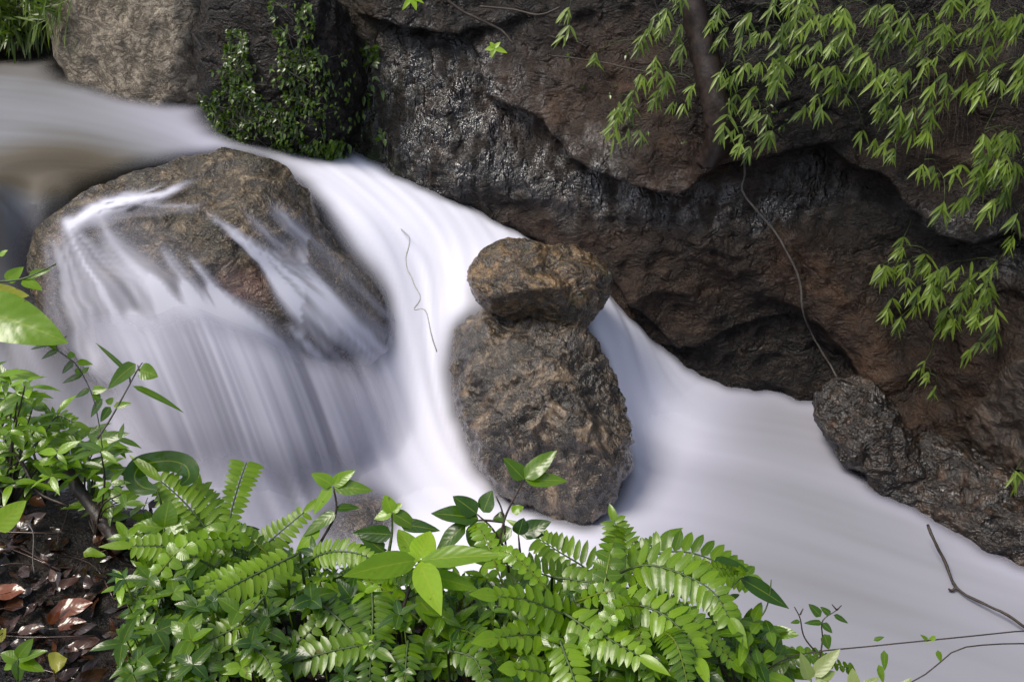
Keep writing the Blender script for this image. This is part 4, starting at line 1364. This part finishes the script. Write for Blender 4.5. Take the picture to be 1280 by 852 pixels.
# ------------------------------------------------------------------ litter and sticks on the bank
mb = MB()
for k in range(750):
    x, y = random.uniform(-40, 720), random.uniform(590, 880)
    if x > 190 and y < 760: continue
    P, nn = on(bvh_bank, x, y)
    if P is None or P[2] < 1.9: continue
    a = random.uniform(0, 6.28)
    d = norm(np.array([math.cos(a), math.sin(a), random.uniform(-.1, .25)]))
    n_ = norm(nn + rng.normal(size=3) * .45)
    L = random.uniform(.02, .065)
    mb.leaf(P + nn * random.uniform(.0, .025), d, n_, L, L * random.uniform(.3, .55), 'ovate', random.uniform(-.1, .3), random.uniform(-.3, .5), random.random() ** 1.6, 6, .3)
for k in range(90):
    x, y = random.uniform(-40, 720), random.uniform(620, 880)
    P, nn = on(bvh_bank, x, y)
    if P is None or P[2] < 1.9: continue
    a = random.uniform(0, 3.14); l = random.uniform(.04, .16)
    d = np.array([math.cos(a), math.sin(a) * .6, random.uniform(-.1, .1)]) * l
    mb.tube(spline([P + nn * .012 - d, P + nn * .02 + rng.normal(size=3) * .008, P + nn * .014 + d], 7), random.uniform(.001, .003), .0008, 5, .1)
tag(mb.build("leaf_litter", M['litter']), "wet brown dead leaves and twigs matted on the soil", "leaf litter", None, 'stuff')


def dead_leaf(a, b, w, label, mat='orange_leaf', tint=.5):
    P, nn = on(bvh_bank, (a[0] + b[0]) / 2, (a[1] + b[1]) / 2)
    t = float((P - CAM) @ FWD) - .035
    mb = MB()
    leaf_px(mb, a, b, w, t, 0, 'ovate', tint, .05, .35, .5, None, .25)
    o = mb.build("fallen_leaf", M[mat])
    tag(o, label, "fallen leaf")


dead_leaf((-8, 742), (32, 738), 26, "bright orange fallen leaf at the left edge of the picture", tint=.8)
dead_leaf((70, 765), (116, 752), 26, "broad orange brown fallen leaf lying in the litter left of the ferns", tint=.6)
dead_leaf((62, 780), (78, 750), 14, "narrow folded rust brown leaf touching the broad orange leaf", tint=.2)
dead_leaf((72, 782), (108, 776), 18, "dull rust leaf just below the broad orange fallen leaf", tint=.1)
dead_leaf((22, 790), (56, 782), 14, "long tan brown leaf on the litter above the tiny seedling", 'litter', .95)
dead_leaf((38, 622), (56, 632), 14, "reddish leaf on the soil below the bush left of the stick", tint=.5)
dead_leaf((62, 830), (84, 822), 26, "pale yellow fallen leaf beside the tiny seedling", 'yellow_leaf', .6)
dead_leaf((-4, 800), (8, 784), 14, "small yellow fallen leaf at the left edge above the tiny seedling", 'yellow_leaf', .4)
dead_leaf((104, 690), (132, 694), 14, "single fresh green leaf lying alone on the dark litter", 'lime', .4)
dead_leaf((120, 678), (136, 652), 14, "dull brown leaf against the foot of the leaning stick", 'litter', .9)
dead_leaf((30, 655), (58, 640), 16, "brown curled leaf near the half yellowed leaf", 'litter', .7)
mb = MB(); stem_px(mb, [(68, 556), (85, 590), (108, 625), (132, 655), (152, 690)], 1.92, 1.86, .0135, .017, 16, .4, .2)
tag(mb.build("stick", M['bark']), "thick dark wet stick leaning on the bank at the left", "stick")
mb = MB(); stem_px(mb, [(12, 560), (30, 582), (48, 615), (85, 632)], 1.9, 1.86, .005, .003, 12, .4, .1)
tag(mb.build("thin_stick", M['bark']), "thin dark stick bent along the soil left of the thick stick", "stick")
mb = MB(); stem_px(mb, [(36, 655), (42, 668), (41, 700), (43, 716)], 1.75, 1.72, .0015, .0012, 10)
tag(mb.build("pale_stalk", M['greytwig']), "pale thin stalk standing from the litter at the left", "stalk")
mb = MB()
stem_px(mb, [(500, 796), (560, 798), (620, 812), (690, 838)], 1.85, 1.7, .003, .002, 12, .3, .1)
tag(mb.build("fallen_twig", M['bark']), "dark fallen twig crossing the soil under the ferns at the bottom", "twig")

# ------------------------------------------------------------------ bamboo sprays on the cliff
def z2(l, s, ox, oy):
    return [(x / s + ox, y / s + oy) for x, y in l]


A = z2([(30, 40), (130, 15), (215, 15), (155, 50), (225, 95), (290, 115), (365, 45), (315, 75), (500, 60), (550, 40), (610, 45), (590, 110), (650, 100), (680, 70), (660, 155), (715, 180), (540, 190), (580, 230), (70, 185), (130, 145), (165, 150), (140, 245), (180, 245), (230, 220), (310, 215), (345, 205), (390, 185), (440, 230), (500, 265), (520, 320), (440, 345), (240, 320), (290, 345), (330, 340), (350, 380), (420, 370), (345, 410), (375, 465), (245, 480), (265, 525), (540, 380), (600, 450), (640, 360), (690, 345), (745, 360), (660, 430), (790, 285), (815, 285), (850, 135), (880, 130), (900, 170), (805, 165), (770, 90), (970, 165), (1035, 130), (1085, 130), (1075, 40), (970, 25), (900, 10), (960, 280), (1040, 270), (1095, 235), (1130, 330), (1070, 370), (1000, 430), (1045, 455), (810, 415), (880, 405), (785, 495), (870, 490), (650, 590), (700, 535), (640, 530), (580, 555), (795, 550), (710, 635), (780, 655), (520, 685), (580, 715), (620, 750), (755, 795), (820, 835), (900, 830), (1050, 665), (1190, 655), (1120, 720), (1020, 745), (1040, 790), (1110, 810), (1170, 790), (1220, 150), (1230, 320), (1225, 420), (1195, 90), (20, 290), (60, 340), (55, 410), (20, 650)], 3.872, 960, 0)
B = [(712, 15), (712, 45), (800, 55), (810, 40), (835, 20), (850, 45), (820, 75), (855, 60), (800, 95), (835, 95), (870, 110), (785, 125), (825, 125), (845, 130), (772, 168), (803, 170), (770, 135), (855, 5), (745, 72), (838, 100), (790, 135), (830, 115),
     (900, 10), (905, 45), (950, 45), (930, 25), (925, 55), (905, 90), (930, 85), (965, 95), (915, 125), (940, 120), (950, 145), (960, 150), (920, 165), (965, 170), (930, 185), (940, 190), (890, 30), (915, 100), (945, 135), (975, 100)]
C_ = z2([(650, 350), (690, 300), (720, 370), (770, 300), (800, 350), (850, 320), (690, 430), (800, 460), (740, 520), (870, 560), (490, 510), (560, 510), (620, 510), (840, 700), (760, 330), (830, 400), (700, 390)], 4.06, 1060, 130)
D = z2([(850, 85), (890, 135), (780, 160), (830, 160), (960, 130), (990, 170), (870, 220), (910, 235), (960, 220), (985, 230), (1040, 200), (1100, 195), (1140, 225), (1070, 250), (905, 295), (1100, 290), (1130, 300), (1180, 300), (855, 335), (810, 312), (1000, 320), (1020, 345), (1180, 380), (1110, 440), (1240, 60), (1190, 145), (1070, 145)], 2.783, 820, 280)
E_ = z2([(925, 515), (955, 535), (975, 575)], 2.783, 820, 280)
extra = [(x + random.uniform(-22, 22), y + random.uniform(-14, 8)) for x, y in A + B if random.random() < .42]
C_ += [(1290, 60), (1310, 110), (1345, 80), (1300, 240), (1335, 270), (1310, 190), (1360, 210), (1380, 150), (1350, 20), (1400, 60), (1300, 20), (1390, 250)]
allp = A + B + C_ + [q for q in extra if q[1] < 200]
groups = {
    ("bamboo_plant", "bamboo hanging left of the leaning tree trunk at the top"): [p for p in allp if p[0] < 882],
    ("bamboo_plant", "bamboo hanging just right of the leaning tree trunk above the thin vine"): [p for p in allp if 882 <= p[0] < 985],
    ("bamboo_plant", "dense bamboo sprays above the dark overhang at the upper right"): [p for p in allp if 985 <= p[0] < 1095 and p[1] < 165],
    ("bamboo_plant", "bamboo sprays hanging over the loose dry rootlets at the upper right"): [p for p in allp if 1095 <= p[0] < 1190 and p[1] < 120] + [p for p in allp if 1190 <= p[0] and p[1] < 60],
    ("bamboo_plant", "low row of bamboo leaves hanging furthest down the overhang edge"): [p for p in allp if 1070 <= p[0] < 1190 and p[1] >= 120 and not (p[0] < 1095 and p[1] < 165)],
    ("bamboo_plant", "bamboo sprays at the right edge above the thick leaf cluster"): [p for p in allp if 1190 <= p[0] and 60 <= p[1] < 150],
    ("bamboo_plant", "thick cluster of bamboo leaves at the right edge under the overhang"): [p for p in allp if 1190 <= p[0] and p[1] >= 150],
    ("bamboo_plant", "separate spray of bamboo leaves over the bare brown rock at the right"): D,
    ("bamboo_plant", "small yellowish bamboo sprig alone on the dark rock beside the rib"): E_,
    ("bamboo_plant", "tiny bamboo sprig at the right edge above the pool shore"): [(1270, 592), (1278, 596)],
}
D += [(x + random.uniform(-10, 10), y + random.uniform(-8, 6)) for x, y in D[:22] if random.random() < .6]
for (nm, lab), pts in groups.items():
    if not pts: continue
    pts = sorted(pts, key=lambda p: p[1])
    nodes = []
    for (x, y) in pts:
        P, nn = on(bvh_rocks, x, y - 6)
        if P is None: continue
        tt_ = float((P - CAM) @ FWD) - random.uniform(.12, .38)
        nodes.append((x, y, at(x, y - 6, tt_), P))
    e = empty(nm, nodes[0][3], lab, "bamboo")
    sb = MB()
    small = pts is D or len(pts) < 4
    for i, (x, y, Q, P) in enumerate(nodes):
        best, bd = None, 1e9
        for j in range(i):
            q = nodes[j]
            d_ = math.hypot(q[0] - x, (q[1] - y) * 1.0) + (0 if q[0] > x else 18)
            if d_ < bd: best, bd = q, d_
        if best is not None and bd < 75:
            tgt = best[2]
        else:
            tgt = P + np.array([.05, .05, .18])
        mid = (Q + tgt) / 2 + np.array([0, -.02, .035])
        sb.tube(spline([tgt, mid, Q], 7), .0022, .0014, 4, .4)
        mb = MB()
        nl = random.randint(5, 8)
        lean = random.uniform(-.55, -.05)
        sz = random.uniform(.7, 1.1) * (.85 if small else 1)
        tn = random.uniform(.1, .95)
        twd = norm([lean * 1.2, -.5, -.35])
        for q in range(nl):
            f = (q + .5) / nl * 2 - 1
            f = f * random.uniform(.75, 1.1)
            d = norm([lean + f * .72, -.45 + random.uniform(-.25, .2), -.75 + abs(f) * .45 + random.uniform(-.12, .12)])
            n_ = norm(np.array([f * .35, -.75, .75]) + rng.normal(size=3) * .12)
            L = .105 * sz * random.uniform(.65, 1.15)
            mb.leaf(Q + twd * random.uniform(0, .07) + rng.normal(size=3) * .006, d, n_, L, L * random.uniform(.15, .19), 'lance', random.uniform(.1, .35), .3, min(1, max(0, tn + random.uniform(-.2, .2))), 6, .02)
        if random.random() < .6:   # a second whorl set back along the twig
            Q2 = Q + (tgt - Q) * .25
            for q in range(random.randint(2, 4)):
                d = norm([lean + random.uniform(-.9, .9), -.4, random.uniform(-.75, -.2)])
                mb.leaf(Q2, d, norm([0, -.7, .8]), .11 * sz * random.uniform(.8, 1.1), .021 * sz, 'lance', .25, .3, tn * .7, 6, .02)
        mb.build("leaf_spray", M['bamboo'], e)
    sb.build("stem", M['greenstem'], e)

# ------------------------------------------------------------------ creepers and other cliff plants
def creeper(label, polys, n, size, mat='creeper', name="creeper", cat="creeper", lift=.03, tint=(0, 1), hang=.5, thin=False):
    mb, sb = MB(), MB(); first = None; prev = None
    k = 0; guard = 0
    while k < n and guard < n * 40:
        guard += 1
        pl = random.choice(polys)
        x = random.uniform(min(p[0] for p in pl), max(p[0] for p in pl)); y = random.uniform(min(p[1] for p in pl), max(p[1] for p in pl))
        if not in_poly(x, y, pl): continue
        P, nn = on(bvh_rocks, x, y)
        if P is None: continue
        if gnoise(np.array([P * 1.0]), 4.5, 3)[0] < -.18 and random.random() < .8: continue
        k += 1
        if first is None: first = P
        Q = P + nn * random.uniform(.005, lift)
        for q in range(random.randint(1, 3)):
            a = random.uniform(0, 6.28)
            tn_ = norm(np.cross(nn, [math.cos(a), math.sin(a), .3]))
            d = norm(tn_ + np.array([0, -.2, -hang]) + nn * .35)
            L = random.uniform(*size)
            mb.leaf(Q, d, norm(nn * .6 + np.array([0, -.1, .6]) + rng.normal(size=3) * .3), L, L * (random.uniform(.06, .12) if thin else random.uniform(.4, .6)), 'strap' if thin else 'ovate', random.uniform(0, .3), .2, random.uniform(*tint), 4, .05)
        if prev is not None and np.linalg.norm(prev - Q) < .22 and random.random() < .5:
            sb.tube(spline([prev, (prev + Q) / 2 + nn * .015, Q], 5), .002, .0015, 4, .3)
        prev = Q if random.random() < .7 else prev
    e = empty(name, first, label, cat)
    mb.build("foliage", M[mat], e)
    if sb.n: sb.build("stem", M['greytwig'], e)
    return e


creeper("thick mat of small shiny leaves covering the rock foot beside the upper stream", [[(245, 120), (300, 105), (350, 130), (400, 150), (420, 190), (430, 215), (350, 200), (275, 182), (248, 150)]], 1100, (.02, .042))
creeper("creeper strands climbing the dark rock at the top left of the cliff", [[(245, 90), (440, 60), (455, 215), (300, 120)], [(285, 30), (310, 40), (320, 110), (280, 110)], [(335, 0), (390, 5), (400, 60), (380, 100), (350, 60)], [(350, 60), (405, 60), (410, 150), (350, 140)]], 900, (.02, .042), tint=(.2, 1))
creeper("sparse creeper along the dark cleft left of the glistening slab", [[(455, 110), (480, 80), (478, 130), (450, 150), (440, 140)], [(462, 180), (486, 155), (486, 172), (465, 185)], [(440, 60), (480, 55), (470, 85)]], 42, (.04, .07), tint=(.3, 1))
creeper("tuft of light mossy fern fronds hanging at the chute edge", [[(400, 175), (430, 170), (455, 215), (445, 235), (415, 215)]], 70, (.04, .08), tint=(.5, 1), hang=1.0)
creeper("scattered tiny leaves on the brown slab below the bamboo", [[(640, 40), (800, 60), (870, 200), (740, 130)], [(880, 60), (1000, 120), (980, 190), (900, 190)]], 46, (.02, .035), tint=(.2, 1))
e = creeper("grassy tuft hanging over the upper stream in the top left corner", [[(-20, -20), (110, -10), (100, 30), (40, 45), (-20, 40)]], 230, (.10, .22), thin=True, mat='bamboo', name="grass_tuft", cat="grass tuft", lift=.1, tint=(0, .5), hang=.2)
plant("leafy_plant", "small five leaved plant alone on the cliff near the top", "plant", (618, 72), 4.9,
      [((618, 60), (606, 62), 7, dict(tint=.9)), ((618, 60), (634, 66), 7, dict(tint=.9)), ((618, 60), (614, 72), 6, dict(tint=.8)), ((618, 60), (626, 52), 6, dict(tint=.9)), ((618, 60), (612, 52), 6, dict(tint=.8))],
      [[(617, 75), (618, 60)]], 'lime', r=(.003, .002))
plant("leafy_plant", "small leaf pair hanging from the top edge above the glistening slab", "plant", (515, 0), 4.9,
      [((515, -4), (503, 12), 7, dict(tint=.9)), ((515, -4), (520, 12), 8, dict(tint=.9)), ((515, -4), (530, 4), 6, dict(tint=.8))], [[(515, -25), (515, -4)]], 'lime', r=(.003, .002))


def vine(name, label, path, r, lift=.05, mat='greytwig', cat="vine", t=None, n=40, extra=()):
    mb = MB()
    for pth, rr in [(path, r)] + list(extra):
        if t is None:
            pts = []
            for (x, y) in pth:
                P, nn = on(bvh_rocks, x, y, lift)
                if P is None: continue
                pts.append(P)
        else:
            pts = [at(p[0], p[1], t if len(p) < 3 else p[2]) for p in pth]
        c = spline(pts, n)
        c += .01 * np.stack([fbm(c, 5, 3, 91), fbm(c, 5, 3, 92), fbm(c, 5, 3, 93)], -1)
        mb.tube(c, rr, rr * .8, 6, .5, .15)
    o = mb.build(name, M[mat])
    tag(o, label, cat)
    return o


vine("hanging_vine", "long thin vine hanging down the cliff from the bamboo to the pool shore", [(926, 185), (931, 215), (928, 238), (945, 262), (965, 285), (985, 318), (1000, 352), (1003, 385), (1012, 412), (1028, 440), (1045, 468), (1056, 490)], .0085, .06)
vine("bare_twig", "bare dark twig reaching from the rocks over the pool at the right", [(1160, 655, 5.1), (1168, 675, 5.05), (1182, 706, 5.0), (1196, 733, 4.9), (1225, 752, 4.8), (1262, 770, 4.7), (1310, 800, 4.6), (1400, 830, 4.45), (1480, 880, 4.5)], .009, t=5, mat='twig', cat="twig", extra=[([(1196, 733, 4.9), (1190, 737, 4.9), (1186, 735, 4.9)], .008)])
P_, n__ = on(bvh_rocks, 494, 222, .02)
t_v = float((P_ - CAM) @ FWD)
vine("bare_vine", "thin looping vine dangling over the white chute", [(494, 222, t_v), (500, 248, t_v - .1), (498, 280, t_v - .25), (512, 298, 5.45), (507, 325, 5.35), (516, 352, 5.25), (526, 372, 5.2), (518, 386, 5.2), (531, 388, 5.15), (538, 412, 5.1), (546, 440, 5.1)], .0045, t=5.3, mat='palevine', cat="vine", n=60)
vine("bare_branch", "bare thin branch crossing the cliff at the top middle", [(548, -8), (575, 12), (600, 25), (625, 38), (642, 55)], .011, .12, 'twig', "branch", extra=[([(600, 8), (640, 12), (672, 18), (700, 10)], .009)])
vine("bare_branch", "thin straight twig running to the tree trunk across the brown slab", [(690, 70), (740, 76), (800, 88), (860, 98)], .006, .10, 'twig', "branch")

# tree that grows from the ledge
e = empty("tree", on(bvh_rocks, 880, 195)[0], "dark leaning tree trunk rooted on the overhang at the top right of the middle", "tree")
tp = []
for (x, y, l) in [(880, 205, -.06), (892, 188, .02), (899, 165, .08), (897, 140, .12), (890, 110, .13), (882, 75, .14), (874, 40, .16), (866, 5, .18), (860, -30, .2)]:
    tp.append(on(bvh_rocks, x, y, l)[0])
c = spline(tp, 40)
mb = MB(); rr = np.interp(np.linspace(0, 1, 40), [0, .2, .35, .6, 1], [.07, .09, .09, .085, .075]); mb.tube(c, rr, None, 12, .5, .12)
mb.build("trunk", M['bark'], e)
# dry rootlets hanging below the bamboo
e = empty("hanging_roots", on(bvh_rocks, 1190, 90)[0], "curtain of thin dry rootlets hanging under the overhang at the right", "roots")
for k in range(46):
    mb = MB() if k % 46 == 0 else mb
    x = random.gauss(1185, 28); y = random.uniform(70, 165); l = random.uniform(25, 75)
    P, nn = on(bvh_rocks, x, y, .05)
    P2, _ = on(bvh_rocks, x + random.uniform(-10, 8), y + l, .06)
    if P is None or P2 is None: continue
    mb.tube(spline([P, (P + P2) / 2 + rng.normal(size=3) * .02, P2], 8), .003, .0012, 4, random.random())
mb.build("rootlet", M['root'], e)
